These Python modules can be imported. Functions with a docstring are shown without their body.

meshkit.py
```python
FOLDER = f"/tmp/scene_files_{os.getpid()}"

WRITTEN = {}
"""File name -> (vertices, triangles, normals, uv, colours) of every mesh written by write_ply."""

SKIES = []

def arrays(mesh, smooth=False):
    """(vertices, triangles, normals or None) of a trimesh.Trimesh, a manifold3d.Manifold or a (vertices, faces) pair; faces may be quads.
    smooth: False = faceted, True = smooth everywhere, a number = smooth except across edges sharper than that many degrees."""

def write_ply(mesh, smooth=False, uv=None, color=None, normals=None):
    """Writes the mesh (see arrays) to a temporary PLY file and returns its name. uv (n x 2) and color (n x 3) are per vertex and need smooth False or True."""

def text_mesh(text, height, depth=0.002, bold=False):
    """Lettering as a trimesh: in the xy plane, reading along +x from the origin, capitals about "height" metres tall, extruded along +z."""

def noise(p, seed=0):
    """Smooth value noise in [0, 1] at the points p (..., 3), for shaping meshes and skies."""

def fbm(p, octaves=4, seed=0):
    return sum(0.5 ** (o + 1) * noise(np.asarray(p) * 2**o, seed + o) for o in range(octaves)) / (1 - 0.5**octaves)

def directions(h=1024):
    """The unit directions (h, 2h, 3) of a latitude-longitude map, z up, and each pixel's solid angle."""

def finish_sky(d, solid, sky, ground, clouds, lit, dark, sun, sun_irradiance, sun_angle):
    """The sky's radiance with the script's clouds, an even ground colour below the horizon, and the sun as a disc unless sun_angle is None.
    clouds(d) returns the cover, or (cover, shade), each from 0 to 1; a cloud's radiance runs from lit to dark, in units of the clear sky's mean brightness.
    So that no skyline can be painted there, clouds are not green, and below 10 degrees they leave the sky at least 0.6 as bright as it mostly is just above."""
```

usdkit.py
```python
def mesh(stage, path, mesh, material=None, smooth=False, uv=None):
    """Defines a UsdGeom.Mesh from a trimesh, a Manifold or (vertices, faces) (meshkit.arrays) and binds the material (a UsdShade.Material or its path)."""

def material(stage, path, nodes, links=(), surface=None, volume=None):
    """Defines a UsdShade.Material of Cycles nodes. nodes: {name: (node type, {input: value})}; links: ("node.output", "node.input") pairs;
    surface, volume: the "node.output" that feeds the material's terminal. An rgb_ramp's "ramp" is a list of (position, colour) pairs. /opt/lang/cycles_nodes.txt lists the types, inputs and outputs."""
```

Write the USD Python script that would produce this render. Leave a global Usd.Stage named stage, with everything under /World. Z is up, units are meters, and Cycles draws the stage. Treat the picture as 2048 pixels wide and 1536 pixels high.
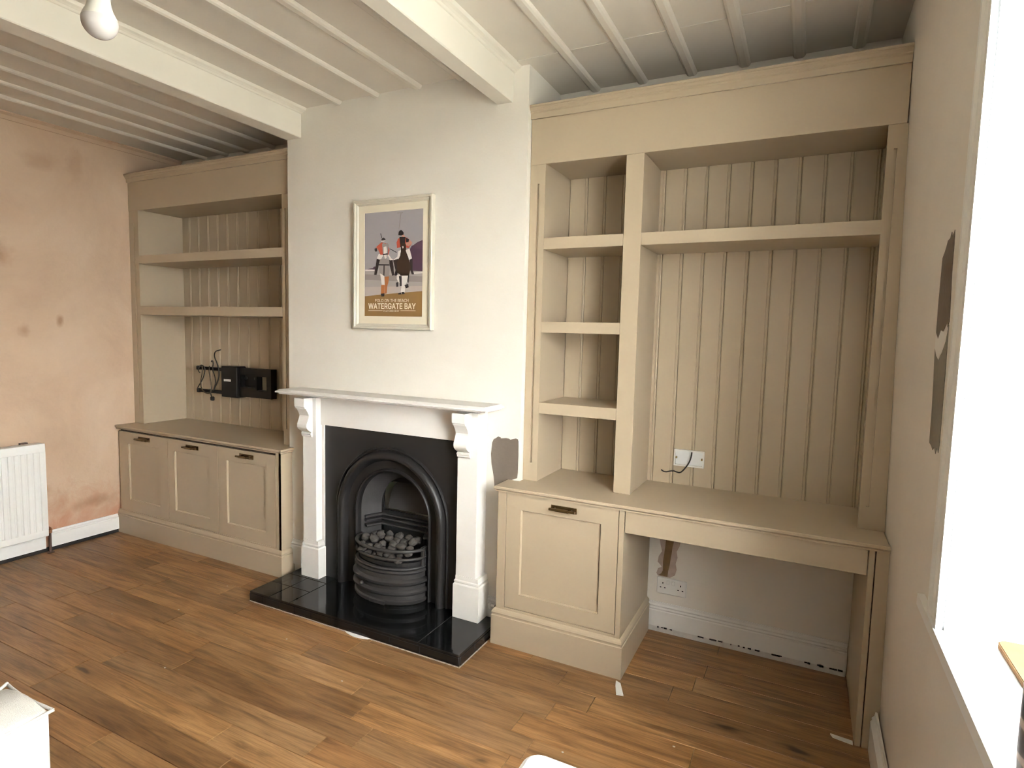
import math, random
import numpy as np
import trimesh
import manifold3d as m3
from shapely.geometry import Polygon, Point, box as sbox
from shapely import affinity
from shapely.ops import unary_union
from pxr import Usd, UsdGeom, UsdLux, UsdShade, Gf, Sdf
import usdkit, meshkit

random.seed(7)
rng = np.random.default_rng(7)
stage = Usd.Stage.CreateInMemory()
UsdGeom.SetStageUpAxis(stage, UsdGeom.Tokens.z)
UsdGeom.SetStageMetersPerUnit(stage, 1.0)
UsdGeom.Xform.Define(stage, '/World')
UsdGeom.Scope.Define(stage, '/World/Looks')

# ------------------------------------------------------------------ camera, sky, exposure
cam = UsdGeom.Camera.Define(stage, '/World/camera')
cam.CreateHorizontalApertureAttr(36.0)
cam.CreateVerticalApertureAttr(27.0)
cam.CreateFocalLengthAttr(36.0 * 1178.67 / 2048)
cam.CreateClippingRangeAttr(Gf.Vec2f(0.02, 200))
cam.CreateExposureAttr(0.90)
EYE = (1.33638, -2.64026, 1.54227)
RIGHT = (0.89444337, 0.44648925, 0.02486774)
UP = (-0.06062237, 0.06597147, 0.99597826)
FWD = (-0.44305303, 0.89235369, -0.08607498)
cam.AddTransformOp().Set(Gf.Matrix4d(*RIGHT, 0, *UP, 0, -FWD[0], -FWD[1], -FWD[2], 0, *EYE, 1))

dome = UsdLux.DomeLight.Define(stage, '/World/sky')          # an even, bright overcast sky
dome.CreateColorAttr(Gf.Vec3f(0.975, 0.985, 0.965))
dome.CreateIntensityAttr(9.0)

# ------------------------------------------------------------------ helpers
BASE, USED = {}, set()


def numbered(path):
    if path not in USED:
        USED.add(path)
        return path
    k = 1
    while f'{path}_{k:03d}' in USED:
        k += 1
    USED.add(f'{path}_{k:03d}')
    return f'{path}_{k:03d}'


def tag(path, label=None, cat=None, group=None, kind=None):
    p = stage.GetPrimAtPath(path)
    for k, v in (('label', label), ('category', cat), ('group', group), ('kind', kind)):
        if v:
            p.SetCustomDataByKey(k, v)


def thing(name, label=None, cat=None, base=(0, 0, 0), group=None, kind=None):
    path = numbered('/World/' + name)
    x = UsdGeom.Xform.Define(stage, path)
    x.AddTranslateOp().Set(Gf.Vec3d(*base))
    BASE[path] = np.array(base, float)
    tag(path, label, cat, group, kind)
    return path


def arr(mesh):
    if hasattr(mesh, 'to_mesh'):
        m = mesh.to_mesh()
        return np.array(m.vert_properties[:, :3], float), np.array(m.tri_verts, int)
    if isinstance(mesh, trimesh.Trimesh):
        return np.array(mesh.vertices), np.array(mesh.faces)
    return np.array(mesh[0], float), np.array(mesh[1], int)


def join(*ms):
    vs, fs, n = [], [], 0
    for m in ms:
        v, f = arr(m)
        vs.append(v); fs.append(f + n); n += len(v)
    return np.vstack(vs), np.vstack(fs)


def obj(name, mesh, mat, parent=None, smooth=False, label=None, cat=None, group=None, kind=None, base=(0, 0, 0)):
    """Defines one Mesh from world-space geometry, under parent or top-level."""
    v, f = arr(mesh)
    path = numbered((parent or '/World') + '/' + name)
    b = BASE[parent] if parent else np.array(base, float)
    m = usdkit.mesh(stage, path, (v - b, f), M[mat], smooth=smooth)
    if not parent:
        m.AddTranslateOp().Set(Gf.Vec3d(*b.tolist()))
    BASE[path] = b
    tag(path, label, cat, group, kind)
    return path


def bx(x0, x1, y0, y1, z0, z1, b=0.0):
    """A box, its edges chamfered by b."""
    b = min(b, (x1 - x0) / 2.2, (y1 - y0) / 2.2, (z1 - z0) / 2.2)
    if b <= 0:
        return trimesh.creation.box(bounds=[[x0, y0, z0], [x1, y1, z1]])
    pts = []
    for sx, x in ((1, x0), (-1, x1)):
        for sy, y in ((1, y0), (-1, y1)):
            for sz, z in ((1, z0), (-1, z1)):
                pts += [(x, y + sy * b, z + sz * b), (x + sx * b, y, z + sz * b), (x + sx * b, y + sy * b, z)]
    return m3.Manifold.hull_points(np.array(pts))


def extrude(poly, h, axis='z', at=0.0):
    """Extrudes a shapely polygon by h along an axis from at. 2D coords: z:(x,y)  y:(x,z)  x:(y,z)."""
    if not isinstance(poly, Polygon) and not hasattr(poly, 'geoms'):
        poly = Polygon(poly)
    ms = []
    for g in getattr(poly, 'geoms', [poly]):
        if g.is_empty or g.area < 1e-12:
            continue
        ms.append(trimesh.creation.extrude_polygon(g.buffer(0), h, engine='earcut'))
    v, f = join(*ms)
    v = v + [0, 0, at]
    if axis == 'y':
        v = np.stack([v[:, 0], v[:, 2], v[:, 1]], 1); f = f[:, ::-1]
    elif axis == 'x':
        v = np.stack([v[:, 2], v[:, 0], v[:, 1]], 1)
    return v, f


def sweep(profile, path, plane='xy', closed=False):
    """Sweeps a closed profile [(o, c)] along a 2D path with mitred corners; o points to the right of travel, c along the third axis."""
    P, pr = np.array(path, float), np.array(profile, float)
    n, k = len(P), len(pr)
    d = (np.roll(P, -1, 0) - P) if closed else np.diff(P, axis=0)
    d /= np.linalg.norm(d, axis=1, keepdims=True)
    nr = np.stack([d[:, 1], -d[:, 0]], 1)
    N = np.zeros_like(P)
    for i in range(n):
        if closed:
            a, b = nr[i - 1], nr[i]
        else:
            a, b = nr[max(i - 1, 0)], nr[min(i, n - 2)]
        m = a + b
        m /= np.linalg.norm(m)
        N[i] = m / max(0.3, m @ b)
    V = np.zeros((n, k, 3))
    V[..., :2] = P[:, None] + N[:, None] * pr[None, :, :1]
    V[..., 2] = pr[None, :, 1]
    F = []
    for i in range(n if closed else n - 1):
        j = (i + 1) % n
        for a in range(k):
            b = (a + 1) % k
            F += [(i * k + a, j * k + a, j * k + b), (i * k + a, j * k + b, i * k + b)]
    V = V.reshape(-1, 3)
    if not closed:
        _, cf = trimesh.creation.triangulate_polygon(Polygon(pr), engine='earcut')
        cv = np.array(_)
        idx = [int(np.argmin(((pr - c) ** 2).sum(1))) for c in cv]
        cf = np.array([[idx[q] for q in t] for t in cf])
        F = F + [tuple(t) for t in cf] + [tuple((t + (n - 1) * k)[::-1]) for t in cf]
    if plane == 'xz':
        V = V[:, [0, 2, 1]]
    elif plane == 'yz':
        V = V[:, [2, 0, 1]]
    t = trimesh.Trimesh(V, np.array(F), process=False)
    trimesh.repair.fix_normals(t)
    return t


def tube(path, r, n=8, cap=True):
    """A round tube along a smoothed 3D path."""
    P = np.array(path, float)
    if len(P) > 2:
        from scipy.interpolate import CubicSpline
        s = np.r_[0, np.cumsum(np.linalg.norm(np.diff(P, axis=0), axis=1))]
        P = CubicSpline(s, P)(np.linspace(0, s[-1], max(12, int(s[-1] / 0.012))))
    T = np.gradient(P, axis=0)
    T /= np.linalg.norm(T, axis=1, keepdims=True)
    u = np.cross(T[0], [0.3, 0.9, 0.2]); u /= np.linalg.norm(u)
    V, F = [], []
    for i in range(len(P)):
        u = u - T[i] * (u @ T[i]); u /= np.linalg.norm(u)
        w = np.cross(T[i], u)
        for a in range(n):
            t = 2 * math.pi * a / n
            V.append(P[i] + r * (math.cos(t) * u + math.sin(t) * w))
    for i in range(len(P) - 1):
        for a in range(n):
            b = (a + 1) % n
            F += [(i * n + a, i * n + b, (i + 1) * n + b), (i * n + a, (i + 1) * n + b, (i + 1) * n + a)]
    k = len(V)
    V += [P[0], P[-1]]
    for a in range(n):
        b = (a + 1) % n
        F += [(k, b, a), (k + 1, (len(P) - 1) * n + a, (len(P) - 1) * n + b)]
    return np.array(V), np.array(F)


def lathe(profile, at, n=40):
    """Revolves [(r, z)] about a vertical axis at (x, y, 0)."""
    t = trimesh.creation.revolve(np.array(profile, float), sections=n)
    trimesh.repair.fix_normals(t)
    t.apply_translation(at)
    return t


def rbox(x0, x1, y0, y1, z0, z1, r, n=24):
    """A box with rounded edges."""
    s = m3.Manifold.sphere(r, n)
    return m3.Manifold.batch_hull([s.translate((x, y, z)) for x in (x0 + r, x1 - r) for y in (y0 + r, y1 - r) for z in (z0 + r, z1 - r)])


# ------------------------------------------------------------------ materials
M = {}


def mat(name, nodes, links, surface='p.BSDF'):
    M[name] = usdkit.material(stage, '/World/Looks/' + name, nodes, links, surface=surface)


def plain(name, col, rough=0.5, metallic=0.0, bump=0.0, scale=200, spec=0.5, vary=0.0, vscale=3.0, coat=0.0):
    nodes = {'p': ('principled_bsdf', {'base_color': col, 'roughness': rough, 'metallic': metallic, 'specular_ior_level': spec, 'coat_weight': coat})}
    links = []
    nodes['g'] = ('geometry', {})
    if bump:
        nodes['n'] = ('noise_texture', {'scale': scale, 'detail': 4})
        nodes['b'] = ('bump', {'strength': bump, 'distance': 0.002})
        links += [('g.position', 'n.vector'), ('n.fac', 'b.height'), ('b.normal', 'p.normal')]
    if vary:
        nodes['v'] = ('noise_texture', {'scale': vscale, 'detail': 5, 'roughness': 0.6})
        nodes['r'] = ('rgb_ramp', {'ramp': [(0.3, tuple(c * (1 - vary) for c in col)), (0.7, tuple(min(1, c * (1 + vary)) for c in col))]})
        links += [('g.position', 'v.vector'), ('v.fac', 'r.fac'), ('r.color', 'p.base_color')]
    mat(name, nodes, links)


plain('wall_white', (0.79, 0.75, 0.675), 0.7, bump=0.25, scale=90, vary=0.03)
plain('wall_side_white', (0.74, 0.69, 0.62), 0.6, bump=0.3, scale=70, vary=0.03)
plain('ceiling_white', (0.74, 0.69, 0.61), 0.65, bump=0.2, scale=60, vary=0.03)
plain('beam_white', (0.82, 0.78, 0.69), 0.5, bump=0.15, scale=50, vary=0.02)
plain('gloss_white', (0.86, 0.86, 0.84), 0.32, bump=0.08, scale=60, vary=0.02)
plain('surround_white', (0.83, 0.81, 0.77), 0.38, bump=0.1, scale=60, vary=0.02)
plain('trim_white', (0.80, 0.79, 0.76), 0.4, bump=0.1, scale=60, vary=0.03)
plain('old_white', (0.66, 0.63, 0.60), 0.55, bump=0.5, scale=60, vary=0.12, vscale=22)
plain('cabinet_paint', (0.455, 0.372, 0.262), 0.42, bump=0.06, scale=220, vary=0.015)
plain('cabinet_gap', (0.10, 0.08, 0.055), 0.8)
plain('bronze', (0.13, 0.085, 0.035), 0.35, metallic=0.85, bump=0.1, scale=300)
plain('brass', (0.55, 0.40, 0.18), 0.28, metallic=1.0)
plain('iron', (0.016, 0.015, 0.015), 0.42, bump=0.25, scale=260, spec=0.4)
plain('iron_grate', (0.034, 0.032, 0.031), 0.45, bump=0.4, scale=200, spec=0.4)
plain('iron_cheek', (0.045, 0.043, 0.042), 0.55, bump=0.2, scale=160, vary=0.25, vscale=14)
plain('iron_deep', (0.012, 0.012, 0.012), 0.6, bump=0.3, scale=120)
plain('coal', (0.062, 0.055, 0.048), 0.75, bump=1.0, scale=130, vary=0.4, vscale=60)
plain('ash_white', (0.35, 0.33, 0.30), 0.8)
plain('hearth_black', (0.006, 0.0065, 0.0075), 0.06, bump=0.02, scale=14, spec=0.5)
plain('hearth_grout', (0.035, 0.034, 0.033), 0.6)
plain('sealant', (0.40, 0.34, 0.28), 0.8, bump=1, scale=300, vary=0.3, vscale=60)
plain('debris', (0.45, 0.40, 0.34), 0.9, bump=1, scale=200)
plain('black_plastic', (0.006, 0.006, 0.006), 0.5, spec=0.25)
plain('cable_black', (0.010, 0.009, 0.008), 0.5)
plain('cable_brown', (0.05, 0.032, 0.016), 0.5)
plain('white_plastic', (0.80, 0.79, 0.76), 0.35)
plain('box_white', (0.78, 0.79, 0.79), 0.4)
plain('groove_shade_grey', (0.085, 0.09, 0.095), 0.7)  # dark tone for the painted shade line in the window jamb groove
plain('dark_hole', (0.01, 0.01, 0.01), 0.9)
plain('swatch_taupe', (0.155, 0.125, 0.098), 0.55, bump=0.6, scale=60, vary=0.05, vscale=12)
plain('swatch_dark', (0.10, 0.072, 0.05), 0.55, bump=0.6, scale=60, vary=0.05, vscale=12)
plain('swatch_olive', (0.160, 0.140, 0.105), 0.55, bump=0.6, scale=60, vary=0.05, vscale=12)
plain('swatch_white', (0.80, 0.78, 0.74), 0.55, bump=0.4, scale=60)
plain('chase_brown', (0.17, 0.105, 0.045), 0.95, bump=1, scale=80, vary=0.2, vscale=25)
plain('chase_pink', (0.44, 0.34, 0.28), 0.9, bump=0.6, scale=60, vary=0.12, vscale=30)
plain('radiator_white', (0.86, 0.86, 0.83), 0.3)
plain('copper', (0.45, 0.22, 0.12), 0.35, metallic=1.0)
plain('pipe_dark', (0.10, 0.06, 0.045), 0.5)
plain('gap_black', (0.015, 0.014, 0.013), 0.8)
plain('frame_cream', (0.64, 0.60, 0.50), 0.5, bump=0.2, scale=150, vary=0.03)
plain('mount_cream', (0.80, 0.73, 0.58), 0.8, bump=0.05, scale=400)
plain('upholstery', (0.52, 0.50, 0.455), 0.95, bump=0.9, scale=420, vary=0.05, vscale=40)
plain('boucle', (0.66, 0.65, 0.62), 0.95, bump=1.0, scale=160, vary=0.05, vscale=60)
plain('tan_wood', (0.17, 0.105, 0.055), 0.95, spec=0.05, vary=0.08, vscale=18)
plain('bulb_opal', (0.46, 0.43, 0.40), 0.16)
plain('bulb_collar', (0.56, 0.53, 0.46), 0.4)
plain('outdoor_ground', (0.30, 0.30, 0.27), 0.9)
for n_, c_ in dict(sky=(0.37, 0.35, 0.37), sand1=(0.40, 0.36, 0.35), sand2=(0.30, 0.265, 0.25), sand3=(0.50, 0.43, 0.40), foam=(0.72, 0.68, 0.66),
                   purple=(0.085, 0.045, 0.075), ochre=(0.27, 0.155, 0.055), dark=(0.022, 0.016, 0.018), cloth=(0.78, 0.73, 0.70), red=(0.50, 0.085, 0.05),
                   skin=(0.55, 0.27, 0.20), grey=(0.30, 0.27, 0.26), orange=(0.42, 0.15, 0.05), bay=(0.040, 0.022, 0.014), ink=(0.86, 0.78, 0.62)).items():
    plain('print_' + n_, c_, 0.35)

# striped dark ceramic
mat('striped_jar', {'g': ('geometry', {}), 'w': ('wave_texture', {'bands_direction': 'z', 'scale': 6.0, 'distortion': 1.2, 'detail': 2, 'detail_scale': 2}),
                    'r': ('rgb_ramp', {'ramp': [(0.0, (0.03, 0.028, 0.03)), (0.62, (0.07, 0.062, 0.06)), (0.8, (0.10, 0.085, 0.08)), (0.9, (0.42, 0.34, 0.29)), (1.0, (0.48, 0.40, 0.35))]}),
                    'p': ('principled_bsdf', {'roughness': 0.45})},
    [('g.position', 'w.vector'), ('w.fac', 'r.fac'), ('r.color', 'p.base_color')])

# window panes: daylight passes
mat('glass_pane', {'t': ('transparent_bsdf', {}), 'g': ('glossy_bsdf', {'roughness': 0.0, 'color': (1, 1, 1)}), 'w': ('layer_weight', {'blend': 0.5}),
                   'q': ('math', {'math_type': 'power', 'value2': 5.0}), 'a': ('math', {'math_type': 'multiply_add', 'value2': 0.9, 'value3': 0.04}), 'm': ('mix_closure', {})},
    [('w.facing', 'q.value1'), ('q.value', 'a.value1'), ('a.value', 'm.fac'), ('t.BSDF', 'm.closure1'), ('g.BSDF', 'm.closure2')], surface='m.closure')


def plaster():
    """Bare pink gypsum plaster with trowel clouds, a redder damp band above the skirting and a few brown stains."""
    nodes = {'g': ('geometry', {}), 'p': ('principled_bsdf', {'roughness': 0.85, 'specular_ior_level': 0.25}),
             'n1': ('noise_texture', {'scale': 1.6, 'detail': 6, 'roughness': 0.62, 'distortion': 0.6}),
             'r1': ('rgb_ramp', {'ramp': [(0.25, (0.50, 0.355, 0.25)), (0.5, (0.585, 0.43, 0.305)), (0.75, (0.65, 0.50, 0.37))]}),
             'n2': ('noise_texture', {'scale': 5.5, 'detail': 6, 'roughness': 0.7, 'distortion': 0.8}),
             's': ('separate_xyz', {}),
             'zr': ('map_range', {'from_min': 0.62, 'from_max': 0.12, 'to_min': -0.15, 'to_max': 0.48, 'clamp': True}),
             'za': ('math', {'math_type': 'add'}), 'zm': ('map_range', {'from_min': 0.62, 'from_max': 1.05, 'clamp': True}),
             'mx': ('mix', {'color2': (0.52, 0.275, 0.175)}),
             'nb': ('noise_texture', {'scale': 40, 'detail': 4}), 'b': ('bump', {'strength': 0.25, 'distance': 0.003})}
    links = [('g.position', 'n1.vector'), ('g.position', 'n2.vector'), ('n1.fac', 'r1.fac'), ('g.position', 's.vector'), ('s.z', 'zr.value'),
             ('zr.result', 'za.value1'), ('n2.fac', 'za.value2'), ('za.value', 'zm.value'), ('zm.result', 'mx.fac'), ('r1.color', 'mx.color1'),
             ('g.position', 'nb.vector'), ('nb.fac', 'b.height'), ('b.normal', 'p.normal')]
    last = 'mx.color'
    nodes['wn'] = ('noise_texture', {'scale': 9, 'detail': 3})
    links.append(('g.position', 'wn.vector'))
    stains = [(-0.50, 2.575, 0.15, 0.06, 0.30), (-0.31, 2.59, 0.05, 0.09, 0.28), (-0.80, 1.97, 0.12, 0.10, 0.6), (-0.64, 1.48, 0.035, 0.05, 0.5), (-0.434, 1.545, 0.025, 0.045, 0.75),
              (-0.25, 0.27, 0.16, 0.05, 0.55), (-0.70, 0.40, 0.2, 0.06, 0.45), (-0.48, 0.30, 0.06, 0.09, 0.25)]
    for i, (y, z, ry, rz, amt) in enumerate(stains):
        nodes[f'm{i}'] = ('mapping', {'location': (0, -y / ry, -z / rz), 'scale': (0.0001, 1 / ry, 1 / rz)})
        nodes[f'l{i}'] = ('vector_math', {'vector_math_type': 'length', 'math_type': 'length'})
        nodes[f'a{i}'] = ('math', {'math_type': 'multiply_add', 'value2': 1.9, 'value3': -0.95})
        nodes[f'd{i}'] = ('math', {'math_type': 'add'})
        nodes[f'q{i}'] = ('map_range', {'from_min': 1.15, 'from_max': 0.35, 'to_min': 0.0, 'to_max': amt, 'clamp': True})
        nodes[f'x{i}'] = ('mix', {'color2': (0.34, 0.20, 0.115)})
        links += [('g.position', f'm{i}.vector'), (f'm{i}.vector', f'l{i}.vector1'), ('wn.fac', f'a{i}.value1'), (f'l{i}.value', f'd{i}.value1'), (f'a{i}.value', f'd{i}.value2'),
                  (f'd{i}.value', f'q{i}.value'), (f'q{i}.result', f'x{i}.fac'), (last, f'x{i}.color1')]
        nodes[f'l{i}'][1].pop('vector_math_type')
        last = f'x{i}.color'
    links.append((last, 'p.base_color'))
    mat('plaster_pink', nodes, links)


plaster()


def wood(name, dark, mid, light, off, rough=0.40):
    """Oiled oak: long grain along x, soft cathedral figure, fine pores and scattered knots."""
    nodes = {'g': ('geometry', {}), 'oi': ('object_info', {}), 'p': ('principled_bsdf', {'roughness': rough, 'specular_ior_level': 0.45}),
             'ov': ('combine_xyz', {}), 'om': ('math', {'math_type': 'multiply', 'value2': 37.0}), 'av': ('vector_math', {'math_type': 'add'}),
             'mp': ('mapping', {'scale': (1.1, 9.0, 1.0), 'location': (off * 3.7, off * 1.9, 0)}),
             'n1': ('noise_texture', {'scale': 1.7, 'detail': 7, 'roughness': 0.6, 'distortion': 1.1}),
             'r1': ('rgb_ramp', {'ramp': [(0.24, dark), (0.47, mid), (0.72, light)]}),
             'mf': ('mapping', {'scale': (6.0, 170.0, 1.0), 'location': (off, off * 7, 0)}),
             'n2': ('noise_texture', {'scale': 1.0, 'detail': 3, 'roughness': 0.6}),
             'r2': ('rgb_ramp', {'ramp': [(0.30, (0.62, 0.58, 0.55)), (0.55, (1, 1, 1))]}),
             'mm': ('mix', {'mix_type': 'multiply', 'fac': 0.75}),
             'mk': ('mapping', {'scale': (1.5, 4.6, 1.0), 'location': (off * 5.3, off * 2.3, 0)}),
             'nk': ('noise_texture', {'scale': 3.0, 'detail': 2}), 'vk': ('vector_math', {'math_type': 'multiply_add', 'vector2': (0.35, 0.35, 0.0)}),
             'k': ('voronoi_texture', {'scale': 1.0, 'randomness': 1.0}),
             'rk': ('rgb_ramp', {'ramp': [(0.0, (1, 1, 1)), (0.045, (0.9, 0.9, 0.9)), (0.085, (0.25, 0.25, 0.25)), (0.15, (0, 0, 0))]}),
             'kx': ('mix', {'color2': tuple(c * 0.30 for c in dark)}),
             'ms': ('mapping', {'scale': (1.6, 24.0, 1.0), 'location': (off * 2.1, off * 4.3, 0)}),
             'ns': ('noise_texture', {'scale': 1.3, 'detail': 5, 'roughness': 0.65, 'distortion': 0.8}),
             'rs': ('rgb_ramp', {'ramp': [(0.52, (0, 0, 0)), (0.62, (0.45, 0.45, 0.45)), (0.76, (0.8, 0.8, 0.8))]}),
             'sx': ('mix', {'color2': tuple(c * 0.62 for c in dark)}),
             'b': ('bump', {'strength': 0.12, 'distance': 0.001})}
    links = [('oi.random', 'om.value1'), ('om.value', 'ov.x'), ('om.value', 'ov.y'), ('g.position', 'av.vector1'), ('ov.vector', 'av.vector2'),
             ('av.vector', 'mp.vector'), ('mp.vector', 'n1.vector'), ('n1.fac', 'r1.fac'), ('av.vector', 'mf.vector'), ('mf.vector', 'n2.vector'), ('n2.fac', 'r2.fac'),
             ('r1.color', 'mm.color1'), ('r2.color', 'mm.color2'), ('av.vector', 'mk.vector'), ('mk.vector', 'nk.vector'), ('nk.color', 'vk.vector1'), ('mk.vector', 'vk.vector3'),
             ('vk.vector', 'k.vector'), ('k.distance', 'rk.fac'), ('rk.color', 'kx.fac'), ('av.vector', 'ms.vector'), ('ms.vector', 'ns.vector'), ('ns.fac', 'rs.fac'), ('rs.color', 'sx.fac'), ('mm.color', 'sx.color1'), ('sx.color', 'kx.color1'), ('kx.color', 'p.base_color'),
             ('n2.fac', 'b.height'), ('b.normal', 'p.normal')]
    mat(name, nodes, links)


TONES = [(1.06, 1.04, 1.0), (0.86, 0.84, 0.82), (1.25, 1.22, 1.15), (0.98, 1.0, 1.04), (1.15, 1.08, 0.98), (0.74, 0.71, 0.68), (1.04, 0.96, 0.88), (1.22, 1.24, 1.26), (0.92, 0.9, 0.86)]
for i, t in enumerate(TONES):
    wood(f'oak_{i}', tuple(a * b for a, b in zip((0.115, 0.056, 0.021), t)), tuple(a * b for a, b in zip((0.25, 0.134, 0.055), t)), tuple(a * b for a, b in zip((0.37, 0.215, 0.096), t)), i * 1.37 + 0.5, 0.36 + 0.02 * (i % 3))

# ------------------------------------------------------------------ key dimensions (metres)
XL, XR = -3.16, 1.657            # left and right wall
YB = -4.40                        # wall behind the camera
ZC = 2.82                         # ceiling
YAL, YAR = 0.447, 0.393           # backs of the left and right alcove
BL, BR = -1.514, 0.078            # chimney breast
ZW = 0.800                        # worktop height


def lean(y, z):
    """The right wall is a little out of plumb towards its far corner."""
    t = np.clip((y + 0.80) / 0.84, 0, 1)
    return -0.0186 * (z - 0.80) * t * t * (3 - 2 * t)


# ------------------------------------------------------------------ floor
PW, Y0 = 0.1215, 0.048
fl = thing('floor', kind='structure', label='oiled oak plank floor with scattered knots', base=(0, 0, 0))
obj('underlay', bx(XL - 0.1, XR + 0.35, YB - 0.1, 0.50, -0.06, -0.012), 'gap_black', fl)
FIXED = {-3: [0.62], -5: [0.395, -0.72], -2: [0.445], -8: [-0.08], -9: [-0.20, -1.45], -12: [-0.925], 0: [0.98], -4: [1.05, -0.55], -6: [1.20, -0.30]}
row = 4
while True:
    y1 = Y0 + row * PW
    y0 = y1 - PW
    if y1 < YB:
        break
    r = random.Random(row * 31 + 5)
    if y0 < 0.46:
        xs, x = list(FIXED.get(row, [])), XL
        pts = [XL] + sorted(xs) + [XR + 0.0]
        cuts = [XL]
        for a, b in zip(pts[:-1], pts[1:]):
            x = a
            while b - x > 1.35:
                x += r.uniform(0.62, 1.15)
                if b - x > 0.35:
                    cuts.append(x)
            cuts.append(b)
        for a, b in zip(cuts[:-1], cuts[1:]):
            ym = min(y1, 0.44)
            obj('plank', bx(a + 0.0006, b - 0.0006, y0 + 0.0005, ym - 0.0005, -0.012, -0.0001 - r.random() * 0.0006, 0.0016), f'oak_{r.randrange(len(TONES))}', fl)
    row -= 1

# ------------------------------------------------------------------ walls
# back wall with the chimney breast, one solid, the fire opening cut through
plan = Polygon([(XL - 0.12, 0.62), (XL - 0.12, YAL), (BL, YAL), (BL, 0), (BR, 0), (BR, YAR), (XR + 0.33, YAR), (XR + 0.33, 0.62)])
v, f = extrude(plan, ZC + 0.10, 'z', -0.06)
solid = m3.Manifold(m3.Mesh(np.asarray(v, np.float32), np.asarray(f, np.uint32)))
if solid.is_empty() or solid.volume() < 0:
    solid = m3.Manifold(m3.Mesh(np.asarray(v, np.float32), np.asarray(f[:, ::-1], np.uint32)))
hole = m3.Manifold.cube((0.80, 0.40, 1.1)).translate((-1.095, -0.05, -0.2))
wb = thing('wall_back', kind='structure', label='white chimney breast between two alcoves')
obj('plaster', solid - hole, 'wall_white', wb)
# test patch of paint brushed on the breast beside the right hand worktop
patch = [(-0.079, 0.98), (-0.070, 0.999), (-0.058, 1.004), (-0.052, 1.010), (-0.046, 1.014), (-0.032, 1.012), (-0.030, 1.006), (0.0, 1.010), (0.018, 1.009), (0.024, 1.004),
         (0.040, 1.010), (0.056, 1.014), (0.066, 1.011), (0.070, 1.0), (0.072, 0.92), (0.071, 0.84), (0.068, 0.812), (0.03, 0.795), (-0.01, 0.775), (-0.045, 0.755), (-0.060, 0.748),
         (-0.066, 0.80), (-0.072, 0.83), (-0.081, 0.87), (-0.085, 0.92)]
obj('paint_patch', extrude(patch, 0.0012, 'y', -0.0012), 'swatch_taupe', wb, label='grey brown test patch of paint')
# chased-out plaster above the socket under the desk
halo = [(0.712, 0.50), (0.720, 0.46), (0.728, 0.43), (0.712, 0.40), (0.708, 0.37), (0.724, 0.355), (0.730, 0.345), (0.712, 0.335), (0.704, 0.31), (0.712, 0.296), (0.775, 0.296), (0.800, 0.315),
        (0.806, 0.345), (0.800, 0.375), (0.808, 0.41), (0.802, 0.44), (0.815, 0.47), (0.820, 0.50)]
obj('filler_patch', extrude(halo, 0.0015, 'y', YAR - 0.0015), 'chase_pink', wb, label='rough pink filler round the cable chase')
core = [(0.746, 0.50), (0.744, 0.46), (0.740, 0.42), (0.736, 0.38), (0.737, 0.33), (0.730, 0.312), (0.716, 0.300), (0.762, 0.300), (0.764, 0.33), (0.770, 0.36), (0.774, 0.40), (0.778, 0.43), (0.780, 0.46), (0.788, 0.50)]
obj('cable_chase', extrude(core, 0.0015, 'y', YAR - 0.003), 'chase_brown', wb, label='brown raw channel above the socket')

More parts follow.
